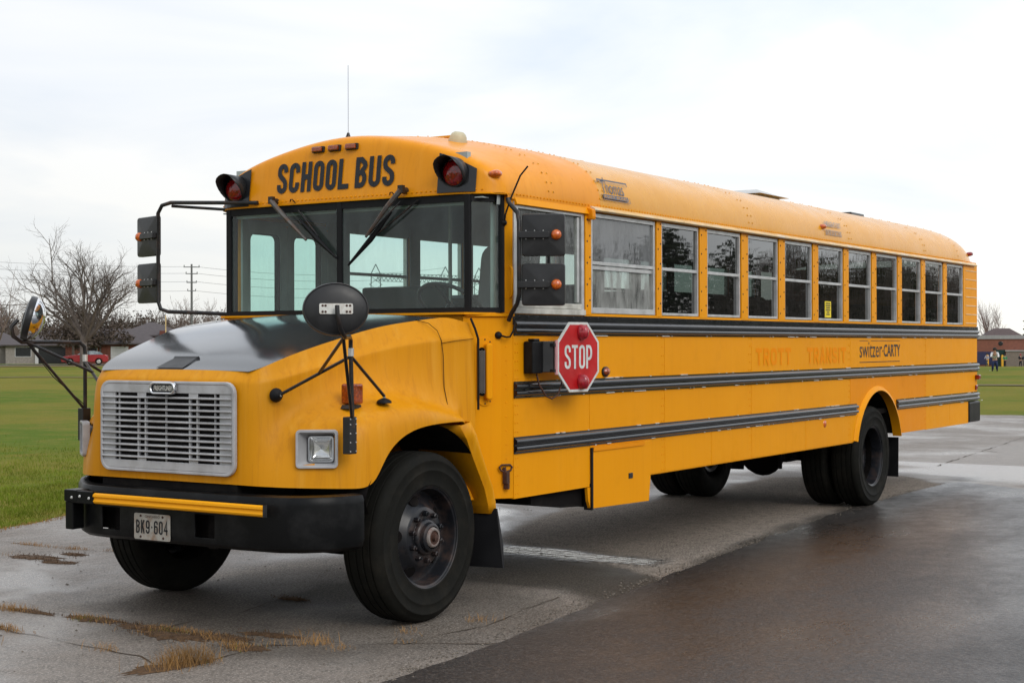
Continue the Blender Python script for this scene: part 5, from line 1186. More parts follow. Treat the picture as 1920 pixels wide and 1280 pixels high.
bp = bump(n, l, hb.outputs[0], b, 0.55, 0.008); bs_ = n.new('ShaderNodeMath'); bs_.operation = 'MULTIPLY_ADD'; l.new(apu.outputs['Fac'], bs_.inputs[0]); bs_.inputs[1].default_value = -0.42; bs_.inputs[2].default_value = 0.50; bs2 = n.new('ShaderNodeMath'); bs2.operation = 'MULTIPLY_ADD'; l.new(agr.outputs['Fac'], bs2.inputs[0]); bs2.inputs[1].default_value = 0.6; l.new(bs_.outputs[0], bs2.inputs[2]); l.new(bs2.outputs[0], bp.inputs['Strength'])
hg = n.new('ShaderNodeMath'); hg.operation = 'MULTIPLY'; l.new(agr.outputs['Fac'], hg.inputs[1]); vg = n.new('ShaderNodeTexVoronoi'); vg.inputs['Scale'].default_value = 17; l.new(gpos.outputs['Position'], vg.inputs['Vector']); l.new(vg.outputs['Distance'], hg.inputs[0])
bg2 = n.new('ShaderNodeBump'); bg2.inputs['Strength'].default_value = 1.0; bg2.inputs['Distance'].default_value = 0.09; l.new(hg.outputs[0], bg2.inputs['Height']); l.new(bp.outputs[0], bg2.inputs['Normal']); l.new(bg2.outputs[0], b.inputs['Normal'])
me.materials.append(m_); me.polygons.foreach_set('use_smooth', [True]*len(me.polygons))
pv = bpy.data.objects.new('pavement', me); col.objects.link(pv); struct(pv)

# newer, darker asphalt laid beside it
m_, n, l, b = node_mat('new_asphalt')
fine = noise(n, l, 70, 5, 0.85, obj=False); mid = noise(n, l, 5, 6, 0.7, obj=False); big = noise(n, l, 0.42, 5, 0.6, obj=False, stretch=(.6, 1.4, 1))
str_ = noise(n, l, 1, 4, 0.7, obj=False, stretch=(6, 42, 1))
c = ramp(n, l, big.outputs['Fac'], 0.3, (0.0125, 0.0108, 0.010), 0.7, (0.023, 0.0205, 0.019)).outputs[0]
c = mixc(n, l, maprange(n, l, fine.outputs['Fac'], 0.50, 0.60, 0, 0.85), c, (0.11, 0.092, 0.080))
cg = noise(n, l, 22, 4, 0.8, obj=False); c = mixc(n, l, maprange(n, l, cg.outputs['Fac'], 0.54, 0.62, 0, 0.8), c, (0.010, 0.009, 0.008))
c = mixc(n, l, maprange(n, l, mid.outputs['Fac'], 0.5, 0.7, 0, 0.5), c, (0.026, 0.024, 0.023))
l.new(c, b.inputs['Base Color'])
rmix = n.new('ShaderNodeMath'); rmix.operation = 'MULTIPLY_ADD'; l.new(mid.outputs['Fac'], rmix.inputs[0]); rmix.inputs[1].default_value = 0.35; l.new(maprange(n, l, big.outputs['Fac'], 0.38, 0.60, 0.22, 0.02), rmix.inputs[2])
rm2 = n.new('ShaderNodeMath'); rm2.operation = 'MULTIPLY_ADD'; l.new(str_.outputs['Fac'], rm2.inputs[0]); rm2.inputs[1].default_value = 0.18; l.new(rmix.outputs[0], rm2.inputs[2])
l.new(rm2.outputs[0], b.inputs['Roughness']); b.inputs['Specular IOR Level'].default_value = 0.5
bump(n, l, cg.outputs['Fac'], b, 0.5, 0.016)
edge = [(-40,-6.2),(-14,-3.1),(-6,-2.2),(-3,-2.03),(-1.42,-1.93),(-.52,-1.88),(.93,-1.72),(2.89,-1.5),(5.7,-1.22),(7.47,-1.08),(9.09,-1.08),(10.55,-1.09),(10.75,-1.22),(10.55,-1.55),(10.2,-2.1),(9.9,-2.7),(9.5,-3.6),(8.9,-5.0),(8.0,-7.5)]
pl = []
for (x0, y0), (x1, y1) in zip(edge[:-1], edge[1:]):
    k = max(1, int((x1-x0)/.07)) if x0 >= -3 and x1 < 14 else 8
    for i in range(k):
        x, y = lerp(x0, x1, i/k), lerp(y0, y1, i/k); pl.append((x, y+.040*MN.noise(Vector((x*2.2, 9, 0)))+.022*MN.noise(Vector((x*11, 4, 0)))+.010*MN.noise(Vector((x*27, 4, 3)))))
pl += [edge[-1], (33, -20), (36, -59), (-40, -59)]
import bmesh as _bm
m = MB(); k = len(pl)-4
q_ = pl[:k]+[(5, -20), (0, -59), (-40, -59)]; nq = len(q_)
vs = [(x, y, .006) for x, y in q_]+[(x, y, -.004) for x, y in q_]
fs = [tuple(range(nq))]+[(i, i+1, nq+i+1, nq+i) for i in range(nq-1)]
m.add(vs, fs); struct(m.build('asphalt_road', m_))

# cracks with soil and dead weeds
SOIL = simple('crack_soil', (0.055, 0.038, 0.024), 0.9, scale=20, var=0.4)
MOSS = simple('brown_moss', (0.085, 0.048, 0.024), 0.95, scale=30, var=0.4, bmp=0.6)
BL_D = simple('dead_grass', (0.30, 0.165, 0.055), 0.8, scale=3, var=0.45)
BL_G = simple('green_blades', (0.13, 0.175, 0.020), 0.9, scale=1.5, var=0.45, dirt=(0.27, 0.21, 0.05), dirt_amt=0.5, spec=0.0)
CR = [[(1.12,4.35),(1.08,4.11),(1.06,3.69),(1.07,3.18),(1.2,2.7)], [(-1.15,1.9),(-1.07,1.39),(-1.0,.98),(-1.01,.5),(-.96,.1),(-1.02,-.4),(-1.21,-.81)], [(-1.45,1.6),(-1.5,.86),(-1.52,.54),(-1.58,.11),(-1.61,-.44),(-1.75,-.70)],
      [(-2.5,-.66),(-2.15,-.77),(-1.82,-.74),(-1.5,-.84),(-1.21,-.81),(-1.03,-.80),(-.80,-1.15),(-.57,-1.44),(-.3,-1.87)], [(.6,.2),(0,.12),(-.35,.02),(-.68,.07),(-1.0,.02)], [(-.6,-1.43),(.1,-1.5),(1.2,-1.35)], [(16,-.2),(17.5,1.5),(18,4),(19,7)], [(13,-.2),(20,.4),(28,1.2)], [(12.5,1.5),(13.2,3.5),(13.0,6.5)]]
def walk(poly, step, seed=0):
    out = []
    for (x0, y0), (x1, y1) in zip(poly[:-1], poly[1:]):
        L = math.hypot(x1-x0, y1-y0); k = max(1, int(L/step))
        for i in range(k): out.append((lerp(x0, x1, i/k), lerp(y0, y1, i/k)))
    out.append(poly[-1]); return [(x+.03*MN.noise(Vector((x*5, y*5, seed))), y+.03*MN.noise(Vector((x*5, y*5, seed+9)))) for x, y in out]
m = MB()
for ci, poly in enumerate(CR):
    pts_ = walk(poly, .035, ci); k = len(pts_); A = []; Bq = []
    for i, (x, y) in enumerate(pts_):
        xa, ya = pts_[max(0, i-1)]; xb, yb = pts_[min(k-1, i+1)]; d = Vector((xb-xa, yb-ya)).normalized(); w_ = max(.0008, (.0035+.010*MN.noise(Vector((x*3, y*3, 5)))))*(1 if x < 10 else 1.6)
        A.append((x-d.y*w_, y+d.x*w_, .0035)); Bq.append((x+d.y*w_, y-d.x*w_, .0035))
    m.grid([A, Bq])
struct(m.build('pavement_cracks', SOIL))
rnd = random.Random(3)
def blob(cx, cy, rx, ry, ang_, z=.004, h=.012):
    vs = [(cx, cy, z+h)]; N = 40
    for ring_, hh2 in ((.6, .8), (1, 0)):
        for k in range(N):
            a = 2*PI*k/N; rr = ring_*(1+.9*MN.noise(Vector((math.cos(a)*3+cx*7, math.sin(a)*3+cy*7, 3)))); u, v = rx*rr*math.cos(a), ry*rr*math.sin(a)
            vs.append((cx+u*math.cos(ang_)-v*math.sin(ang_), cy+u*math.sin(ang_)+v*math.cos(ang_), z+h*hh2-.002))
    fs = [(0, 1+k, 1+(k+1) % N) for k in range(N)]+[(1+k, 1+N+k, 1+N+(k+1) % N, 1+(k+1) % N) for k in range(N)]
    return vs, fs
m = MB()
for a in [(.60,3.08,.10,.22,.1),(.86,2.95,.05,.12,0),(.5,2.7,.05,.15,.3),(-1.0,.62,.06,.20,0),(-1.02,.12,.07,.22,.1),(-1.12,-.15,.09,.24,-.1),(-1.0,-.42,.07,.22,.1),(-.80,-.62,.05,.18,.2),(-1.5,1.0,.07,.16,0),(-1.03,1.15,.03,.2,0),(-1.15,-.78,.08,.12,0),(-1.75,-.75,.08,.22,1.3),(.2,.1,.04,.12,0)]: m.add(*blob(*a))
MO_ = [(.60,3.08,.10,.22),(.86,2.95,.05,.12),(.5,2.7,.05,.15),(-1.0,.62,.06,.20),(-1.02,.12,.07,.22),(-1.12,-.15,.09,.24),(-1.0,-.42,.07,.22),(-.80,-.62,.05,.18),(-1.5,1.0,.07,.16),(-1.03,1.15,.03,.2),(-1.15,-.78,.08,.12),(.2,.1,.04,.12)]
stuff(m.build('moss_patches', MOSS), 'flat patches of brown moss along the pavement cracks', 'moss')
def blades(spots, hmin, hmax, wid, seed):
    rr = random.Random(seed); vs = []; fs = []
    for x, y, z, s_ in spots:
        a = rr.uniform(0, 2*PI); h = rr.uniform(hmin, hmax)*s_; le = rr.uniform(.15, .9)*h; bx_, by_ = math.cos(a), math.sin(a); a2 = rr.uniform(0, 2*PI); wx, wy = math.cos(a2)*wid/2, math.sin(a2)*wid/2; o = len(vs)
        vs += [(x-wx, y-wy, z), (x+wx, y+wy, z), (x+wx*.7+bx_*le*.4, y+wy*.7+by_*le*.4, z+h*.6), (x-wx*.7+bx_*le*.4, y-wy*.7+by_*le*.4, z+h*.6), (x+bx_*le, y+by_*le, z+h*.95)]
        fs += [(o, o+1, o+2, o+3), (o+3, o+2, o+4)]
    mm = MB(); mm.v = vs; mm.f = fs; return mm
EXTRA = []
sp = []; spg = []
def along(poly, dens, spread, sc, arr, seed):
    rr = random.Random(seed)
    for (x0, y0), (x1, y1) in zip(poly[:-1], poly[1:]):
        L = math.hypot(x1-x0, y1-y0)
        for i in range(int(L*dens)):
            t = rr.random(); x = lerp(x0, x1, t); y = lerp(y0, y1, t); q = .22+1.7*MN.noise(Vector((x*3.4, y*3.4, 7)))
            if rr.random() < q: arr.append((x+rr.gauss(0, spread), y+rr.gauss(0, spread), .002, sc*(.6+.8*q)))
[along([(cx0, cy0), (cx0+.03, cy0+.09)], 900, .045, .75, sp, 30+ii) for ii, (cx0, cy0) in enumerate([(-1.9,.45),(-1.35,-.55),(-.35,-1.30),(.2,-1.45),(-.75,-.25),(-1.62,-.20),(.55,3.3),(-2.35,-1.1),(-.9,-1.25)])]; along(CR[0], 500, .022, .45, sp, 1); along(CR[1][1:], 1100, .035, .6, sp, 2); along(CR[2][:3], 600, .025, .6, sp, 3); along([(-.95,-.60),(-1.05,-.85),(-.80,-1.05)], 1500, .045, 1.0, sp, 4)
along([(-2.6,-.62),(-2.15,-.77),(-1.82,-.74),(-1.5,-.84)], 2300, .05, 1.25, sp, 5); along([(-.62,-1.36),(-.55,-1.46)], 900, .03, .7, sp, 6); along([(-1.1,-.15),(-1.0,.3)], 900, .06, .6, sp, 7); along([(-1.05,-.85),(-.6,-.75)], 300, .06, .5, sp, 8)
along([(-2.55,-.9),(-2.8,-1.5)], 400, .05, .9, sp, 14)
spm = []
for cx_, cy_, rx_, ry_ in MO_:
    for _ in range(int(9000*rx_*ry_)+60): spm.append((cx_+rnd.gauss(0, rx_*.62), cy_+rnd.gauss(0, ry_*.62), .003, 1.0))
along([(-1.02,.70),(-1.0,.55)], 700, .03, .5, spg, 9); along([(-1.05,.0),(-1.05,-.15)], 1300, .04, .55, spg, 10); along([(-1.5,-.84),(-1.0,-.75)], 160, .05, .7, spg, 11)
stuff(blades(sp, .02, .075, .0028, 11).build('dead_weeds', BL_D), 'straw coloured dead weeds growing from the cracks in the pavement', 'weeds')
stuff(blades(spg, .02, .05, .003, 12).build('green_weeds', BL_G), 'small green tufts among the dead weeds in the cracks', 'weeds')
stuff(blades(spm, .008, .022, .005, 16).build('brown_moss_tufts', MOSS), 'short brown moss tufts matted over the pavement cracks', 'moss')
m = MB()
for gi in range(1500):
    x, y = rnd.uniform(-2.6, 9), rnd.uniform(-1.8, 3.2)
    if gi > 420: x = rnd.uniform(-1.6, 9.5); y = -1.93+.17*(x+1.4)*.62+rnd.gauss(.04, .05) if x < 4 else -1.38+(x-4)*.055+rnd.gauss(.05, .05)
    y = max(-1.98, y); r_ = rnd.uniform(.003, .009); m.add([(x-r_, y-r_*.7, .003), (x+r_, y-r_*.8, .003), (x+r_*.8, y+r_, .003), (x-r_*.9, y+r_*.8, .003), (x, y, .003+r_*.9)], [(0,1,4),(1,2,4),(2,3,4),(3,0,4)])
stuff(m.build('loose_grit', simple('grit_stone', (0.13, 0.11, 0.088), .85, var=.5, scale=9)), 'small loose stones scattered over the old pavement', 'grit')
# turf blades along the lawn edge
rr = random.Random(21); sp = []
while len(sp) < 70000:
    x = rr.uniform(.6, 9.5) if rr.random() < .62 else rr.uniform(-9, 16); w_ = abs(rr.gauss(0, 2.6)) if rr.random() < .8 else rr.uniform(0, 9); y = yedge(x)-.05+w_
    az_ = math.degrees(math.atan2(y-CAM.y, x-CAM.x))
    if az_ < 20: continue
    sp.append((x, y, -.03, (1.0 if w_ > .15 else .8)*(.55+1.1*max(0, .5+MN.noise(Vector((x*1.6, y*1.6, 4)))))))
stuff(blades(sp, .02, .045, .006, 13).build('lawn_blades', BL_G), 'blades of damp green turf standing along the lawn edge', 'grass')
sp = [(lerp(.6, 9, rr.random()), 0, 0, .9) for _ in range(2500)]; sp = [(x, yedge(x)-.03+rr.gauss(0, .05), -.01, s_) for x, _, _, s_ in sp]
stuff(blades(sp, .02, .05, .006, 15).build('dry_edge_blades', BL_D), 'dry straw blades fringing the edge of the lawn', 'grass')
# worn path across the field, verge before the houses
PATHM = simple('worn_path', (0.13, 0.10, 0.05), 0.95, scale=2, var=0.3)
def ribbon(pts_, w_, name, mat, dz=.012):
    A = []; Bq = []
    for p, d in pts_:
        q = P(p, d-w_/2); A.append((q.x, q.y, q.z-.03+dz)); q = P(p, d+w_/2); Bq.append((q.x, q.y, q.z-.03+dz))
    return MB().grid([A, Bq]).build(name, mat)
struct(ribbon([(56-.5*i, lerp(88, 62, i/86)+.6*math.sin(i*.7)) for i in range(87)], 1.5, 'worn_path', PATHM, .03))
struct(ribbon([(60-.5*i, 145) for i in range(50)], 9, 'verge', simple('verge_straw', (0.19, 0.135, 0.065), 0.95, scale=1.2, var=0.35), .04))
struct(ribbon([(62-.5*i, 165) for i in range(54)], 9, 'street', simple('far_road', (0.10, 0.10, 0.10), 0.7), .05))

# ================================================================ TREES
BARK = simple('bark_grey_brown', (0.135, 0.112, 0.100), 0.9, scale=2, var=0.3)
BARK2 = simple('bark_pale_brown', (0.17, 0.125, 0.105), 0.9, scale=2, var=0.3)
BARK3 = simple('bark_red_brown', (0.20, 0.135, 0.12), 0.9, scale=2, var=0.3)
def tube_seg(m, a, b, ra, rb, n):
    t = (b-a); 
    if t.length < 1e-6: return
    t.normalize(); u = t.orthogonal().normalized(); w_ = t.cross(u); o = len(m.v)
    for c, r_ in ((a, ra), (b, rb)):
        for k in range(n): q = c+u*math.cos(2*PI*k/n)*r_+w_*math.sin(2*PI*k/n)*r_; m.v.append((q.x, q.y, q.z))
    m.f += [(o+k, o+(k+1) % n, o+n+(k+1) % n, o+n+k) for k in range(n)]
def bare_tree(seed, H=12.0, spread=.75, trunk=.28, limbs=7, kids=(5, 5, 5, 4), trunk_h=.14, upturn=.25, twig_r=.010):
    rr = random.Random(seed); tr = MB(); cr_ = MB()
    def grow(m, p, d, L, r_, lev):
        segs = 4 if lev <= 1 else 3; pts_ = [p]; q = p.copy(); dd = d.copy()
        for i in range(segs):
            dd = (dd+Vector((rr.gauss(0, .11), rr.gauss(0, .11), rr.gauss(0, .07)+upturn*.22))).normalized(); q = q+dd*L/segs; pts_.append(q.copy())
            tube_seg(m, pts_[-2], q, max(twig_r, r_*(1-.62*i/segs)), max(twig_r*.7, r_*(1-.62*(i+1)/segs)), 6 if lev == 0 else (4 if lev == 1 else 3))
        if lev >= len(kids): return
        nk = kids[lev]
        for k in range(nk):
            t = .22+.78*(k+rr.random()*.8)/nk; t = min(t, .99); j = min(segs-1, int(t*segs)); c = pts_[j].lerp(pts_[j+1], t*segs-j)
            a = rr.uniform(0, 2*PI); ax_ = dd.orthogonal().normalized(); ax_.rotate(__import__('mathutils').Quaternion(dd, a))
            nd = (dd*rr.uniform(.75, 1.1)+ax_*rr.uniform(.45, .85)*spread*1.15).normalized()
            grow(m if lev > 0 else cr_, c, nd, L*rr.uniform(.42, .66), r_*.42, lev+1)
    th = H*trunk_h; base = Vector((0, 0, -.3)); top = Vector((rr.gauss(0, .1), rr.gauss(0, .1), th))
    tube_seg(tr, base, Vector((0, 0, .25)), trunk*1.5, trunk*1.08, 10); tube_seg(tr, Vector((0, 0, .25)), top, trunk*1.08, trunk*.9, 10)
    for k in range(limbs):
        a = 2*PI*k/limbs+rr.uniform(-.35, .35); tilt = (.10+.90*((k*0.618) % 1.0))*spread if k else .05
        d = Vector((math.cos(a)*math.sin(tilt), math.sin(a)*math.sin(tilt), math.cos(tilt)))
        p = Vector((0, 0, th*rr.uniform(.72, 1.02)))
        grow(tr, p, d, (H-th)*rr.uniform(.50, .60)*(1-.18*max(0, tilt-.3)), trunk*rr.uniform(.42, .6), 0)
    return tr, cr_
TM = {}
def tree_meshes(key, mat, **kw):
    a, b_ = bare_tree(**kw); TM[key] = (a.mesh('trunk', mat, fix=False), b_.mesh('crown', mat, fix=False)); return TM[key]
tree_meshes('big', BARK, seed=4, H=13.8, spread=.98, trunk=.34, limbs=13, kids=(5, 5, 4, 3), trunk_h=.20, upturn=.22, twig_r=.0065)
tree_meshes('mid', BARK2, seed=9, H=9.5, spread=.8, trunk=.20, limbs=6, kids=(5, 5, 4), trunk_h=.18, twig_r=.014)
tree_meshes('slim', BARK3, seed=12, H=11.5, spread=.42, trunk=.20, limbs=7, kids=(5, 5, 4), trunk_h=.10, twig_r=.013, upturn=.5)
tree_meshes('low', BARK, seed=15, H=9, spread=.7, trunk=.22, limbs=5, kids=(4, 4, 3), trunk_h=.2, twig_r=.03)
def plant(key, bearing, dist, scale, rz, label, group, cat='tree', name='bare_tree'):
    p = P(bearing, dist); t = thing(name, label, cat, p, rz, group); t.scale = (scale,)*3
    inst('trunk', TM[key][0], t); inst('crown', TM[key][1], t); return t
GT = 'bare trees around the field'
plant('big', 48.78, 150, 1.0, 1.1, 'large spreading bare tree standing before the grey roofed bungalows', GT)
plant('mid', 51.85, 135, .92, .4, 'bare tree cut by the left edge of the picture', GT)
plant('mid', 50.9, 215, .85, 2.4, 'smaller bare tree behind the roof of the pale bungalow at far left', GT)
plant('mid', 45.3, 205, 1.0, 3.0, 'pale bare tree rising beside the tall utility pole', GT)
plant('mid', 44.0, 215, 1.0, 5.0, 'pale bare tree right of the utility pole, next to the bus windshield', GT)
plant('slim', 15.38, 290, 1.12, .5, 'slender upright bare tree behind the brown roofed house beyond the school', GT)
# evergreen crowns
m_, n, l, b = node_mat('evergreen_foliage'); t1 = noise(n, l, 1.2, 4, .6, obj=False); l.new(ramp(n, l, t1.outputs['Fac'], .3, (.016, .026, .012), .7, (.045, .060, .030)).outputs[0], b.inputs['Base Color']); b.inputs['Specular IOR Level'].default_value = 0; b.inputs['Roughness'].default_value = .9; EVER = m_
m_, n, l, b = node_mat('brown_bush_foliage'); t1 = noise(n, l, .6, 4, .6, obj=False); l.new(ramp(n, l, t1.outputs['Fac'], .3, (.060, .048, .040), .7, (.115, .088, .072)).outputs[0], b.inputs['Base Color']); b.inputs['Specular IOR Level'].default_value = 0; b.inputs['Roughness'].default_value = .95; BUSHM = m_
def spray(rr, m, c, r_, n_, size, flat=1.0):
    for _ in range(n_):
        v = Vector((rr.gauss(0, 1), rr.gauss(0, 1), rr.gauss(0, 1))).normalized()*r_*rr.random()**.4; v.z *= flat; p = c+v
        a = Vector((rr.gauss(0, 1), rr.gauss(0, 1), rr.gauss(0, .6))).normalized()*size*rr.uniform(.5, 1.2); b2 = a.cross(Vector((rr.gauss(0, 1), rr.gauss(0, 1), rr.gauss(0, 1)))).normalized()*size*.3
        o = len(m.v); m.v += [tuple(p-a*.5), tuple(p+b2), tuple(p+a*.5), tuple(p-b2)]; m.f.append((o, o+1, o+2, o+3))
def conifer(seed, H=9, Rb=2.6):
    rr = random.Random(seed); tr = MB(); cr_ = MB(); tube_seg(tr, Vector((0,0,-.3)), Vector((0,0,H*.97)), .18, .03, 8)
    z = H*.06
    while z < H*.98:
        k = 1-(z/H); rad = Rb*k**.85*rr.uniform(.85, 1.1); nb = max(4, int(11*k)+3)
        for i in range(nb):
            a = rr.uniform(0, 2*PI); d = Vector((math.cos(a), math.sin(a), -.18)); L = rad*rr.uniform(.7, 1.08)
            for j in range(5): c = Vector((0, 0, z))+d*L*(.25+.75*j/4); spray(rr, cr_, c, .16+.16*L*(1-.5*j/4)*.5, 7, .30, .5)
        z += H*.042
    return tr, cr_
a, b_ = conifer(3); TM['con'] = (a.mesh('trunk', BARK, fix=False), b_.mesh('crown', EVER, fix=False))
plant('con', 13.98, 232, 1.04, 0, 'dark green conifer cut by the right edge of the picture', None, name='conifer')
rr = random.Random(8); tr = MB(); cr_ = MB(); tube_seg(tr, Vector((0,0,-.2)), Vector((0,0,3)), .16, .08, 7)
for _ in range(46): c = Vector((rr.gauss(0, 1.5), rr.gauss(0, 1.3), rr.uniform(2.0, 5.4))); spray(rr, cr_, c, .75, 55, .34)
TM['pine'] = (tr.mesh('trunk', BARK, fix=False), cr_.mesh('crown', BUSHM, fix=False))
plant('pine', 49.15, 176, 1.12, 0, 'dense dark bush growing behind the trunk of the large bare tree', None, name='dense_tree')
plant('pine', 48.2, 182, 1.0, 2, 'second dense dark bush, right of the large bare trunk above the brick house roof', None, name='dense_tree')
# woodland masses (nobody could count these)
def mass(name, label, spots, mats='low', seed=1, extra=None):
    rr = random.Random(seed); m = MB(); a, b_ = bare_tree(15, H=9, spread=.75, trunk=.2, limbs=5, kids=(4, 4, 3), trunk_h=.15, twig_r=.028)
    for p, sc in spots:
        rz = rr.uniform(0, 6.28); M = Matrix.Translation(p) @ Matrix.Rotation(rz, 4, 'Z') @ Matrix.Diagonal((sc, sc, sc*rr.uniform(.85, 1.15), 1))
        for src in (a, b_): o = len(m.v); m.v += [tuple(M @ Vector(v)) for v in src.v]; m.f += [tuple(i+o for i in f) for f in src.f]
    ob = m.build(name, BARK3 if mats != 'dark' else BARK, fix=False); stuff(ob, label, 'trees'); return ob
rr = random.Random(2)
mass('woodland', 'hazy brown wood of bare trees behind the bungalows', [(P(rr.uniform(42.8, 52.4), rr.uniform(235, 275)), rr.uniform(.75, 1.0)) for _ in range(75)], mats='dark', seed=3)
m = MB()
for _ in range(210):
    p = P(rr.uniform(42.5, 53), rr.uniform(225, 270)); spray(rr, m, p+Vector((0, 0, rr.uniform(.8, 6.0))), 2.6, 110, .42, .8)
stuff(m.build('undergrowth', BUSHM, fix=False), 'brown undergrowth at the foot of the bare wood', 'bushes')
m = MB()
for _ in range(150):
    bb = rr.uniform(17, 43.5) if rr.random() < .6 else rr.uniform(53, 75)
    p = P(bb, rr.uniform(250, 290)); spray(rr, m, p+Vector((0, 0, rr.uniform(.5, 3.2))), 3.2, 60, .7, .6)
stuff(m.build('distant_hedgerow', BUSHM, fix=False), 'low brown hedgerow along the far edge of the field', 'hedge')
# trees and hedge across the road behind the photographer's right shoulder (seen mirrored in the side windows)
rr = random.Random(6)
mass('roadside_trees', 'bare trees along the far side of the road, opposite the bus', [(Vector((x_, rr.uniform(-62, -46), -.1)), rr.uniform(.75, 1.15)*(1+max(0, x_-90)/190)) for x_ in [10+190*rr.random()**.8 for _ in range(75)]], mats='dark', seed=5)
m = MB()
for _ in range(170):
    x = rr.uniform(0, 200); hh2 = 2.2+1.6*MN.noise(Vector((x*.06, 0, 0)))
    spray(rr, m, Vector((x, rr.uniform(-48, -43), rr.uniform(.6, hh2))), 1.6, 45, .6, .8)
for _ in range(13):
    x = rr.uniform(60, 200)
    for _ in range(26): spray(rr, m, Vector((x+rr.gauss(0, 2.6), -52+rr.gauss(0, 1.5), rr.uniform(2.5, 9.5))), 1.7, 45, .6)
stuff(m.build('roadside_hedge', EVER, fix=False), 'dark hedge and evergreens along the far side of the road', 'hedge')

# ================================================================ HOUSES
ROOFG = simple('roof_shingle_grey', (0.088, 0.076, 0.078), 0.9, scale=3, var=0.2)
ROOFB = simple('roof_shingle_brown', (0.095, 0.070, 0.068), 0.9, scale=3, var=0.2)
BRICKR = simple('brick_red', (0.16, 0.058, 0.040), 0.9, scale=5, var=0.25)
BRICKP = simple('brick_pale', (0.26, 0.235, 0.21), 0.9, scale=5, var=0.2)
BRICKS = simple('brick_school', (0.225, 0.090, 0.062), 0.9, scale=3, var=0.15)
PANELG = simple('concrete_band', (0.33, 0.32, 0.32), 0.8, scale=2, var=0.1)
WHITE = simple('white_siding', (0.50, 0.50, 0.50), 0.6, scale=2, var=0.08)
WIN = simple('dark_opening', (0.02, 0.022, 0.025), 0.1)
GRN = simple('green_door_paint', (0.012, 0.040, 0.034), 0.5)
BLU = simple('dark_blue_board', (0.03, 0.032, 0.085), 0.6)
YB = simple('bollard_yellow', (0.62, 0.33, 0.02), 0.5)
def hip(m, w_, d_, z0, h, ov=.5, ridge=.45):
    a, b_ = w_/2+ov, d_/2+ov; rl = w_*ridge/2
    m.add([(-a,-b_,z0),(a,-b_,z0),(a,b_,z0),(-a,b_,z0),(-rl,0,z0+h),(rl,0,z0+h),(-a,-b_,z0-.16),(a,-b_,z0-.16),(a,b_,z0-.16),(-a,b_,z0-.16)],
          [(0,1,5,4),(1,2,5),(2,3,4,5),(3,0,4),(0,6,7,1),(1,7,8,2),(2,8,9,3),(3,9,6,0),(6,9,8,7)]); return m
def house(bearing, dist, w_, d_, hw_, hr, wall, roof, label, ridge=.45, turn=0, group=None):
    p = P(bearing, dist); t = thing('house', label, 'house', p, R(bearing-90+turn), group)
    MB().box(-w_/2, w_/2, -d_/2, d_/2, -.6, hw_).build('wall', wall, t); r_ = hip(MB(), w_, d_, hw_+.02, hr, ridge=ridge).build('roof', roof, t); return t, r_
GH = 'bungalows beyond the field'
def win(t, x, z, w_, h, y, name='window', mat=None):
    o = MB().box(x-w_/2, x+w_/2, y-.03, y+.03, z, z+h).build(name, mat or WIN, t); m = MB(); frame_ring(m, rrect(w_+.14, h+.14, .01, 1, x, z+h/2), rrect(w_, h, .01, 1, x, z+h/2), lambda u, v, q: (u, q, v), y-.06, y-.01); m.build('window_frame', WHITE, o); return o
h1, _ = house(49.95, 200, 10.5, 8, 2.35, 1.75, BRICKP, ROOFG, 'pale brick bungalow with a low grey hipped roof and dark porch', ridge=.55, group=GH)
win(h1, -3.2, .9, 1.8, 1.1, -4.0); win(h1, 3.9, .9, 1.3, 1.1, -4.0); MB().box(-1.4, 2.2, -4.05, -3.9, 0, 2.1).build('porch', WIN, h1)  # porch is a dark slab standing in for the shade inside it
for x in (-1.6, 2.4): MB().box(x-.2, x+.2, -4.3, -3.9, 0, 2.3).build('porch_post', WHITE, h1)
h0, _ = house(52.1, 205, 9, 8, 2.35, 1.6, BRICKP, ROOFG, 'pale bungalow cut by the left edge of the picture', group=GH); win(h0, -1, .9, 1.8, 1.1, -4.0)
h2, _ = house(47.75, 186, 10.6, 8, 2.4, 1.75, BRICKR, ROOFG, 'red brick bungalow with a white garage door and dark grey roof', ridge=.5, group=GH)
gd = MB().box(-.25, 1.75, -4.06, -3.98, -.3, 2.05).build('garage_door', WHITE, h2)
m = MB(); [m.box(-.2, 1.7, -4.075, -4.055, .15+.45*k, .17+.45*k) for k in range(4)]; m.build('door_joints', PANELG, gd)
win(h2, 4.4, .8, 1.0, 1.2, -4.0); win(h2, -2.6, .8, 1.6, 1.1, -4.0); MB().box(-.65, -.30, -4.10, -3.95, -.3, 2.2).build('pilaster', BRICKR, h2)
h3, r3 = house(46.35, 198, 8.2, 7.5, 3.55, 1.65, BRICKR, ROOFG, 'taller split level house with a hipped roof and brick chimney', ridge=.08, group=GH)
MB().box(-2.4, -.4, -3.82, -3.74, 2.2, 3.3).build('white_panel', WHITE, h3); MB().box(.9, 1.7, -4.6, -3.8, -.3, 4.1).build('chimney', BRICKR, h3)
win(h3, 3.0, 2.3, .9, .9, -3.75)
MB().tube([(-.6, 0, 5.1), (-.6, 0, 5.5)], .12, 6).build('roof_vent', PANELG, r3)
h5, _ = house(44.9, 192, 9, 7.5, 2.5, 1.6, BRICKR, ROOFG, 'red brick bungalow mostly hidden behind the bus hood', group=GH); win(h5, -2, .9, 1.6, 1.0, -3.75)
h4, r4 = house(15.0, 262, 8.6, 9, 3.9, 2.6, BRICKR, ROOFB, 'two storey brick house with a brown hipped roof rising behind the school', ridge=.30, turn=12); win(h4, 2.4, 2.9, .8, .8, -4.5); win(h4, .6, 2.9, .8, .8, -4.5)
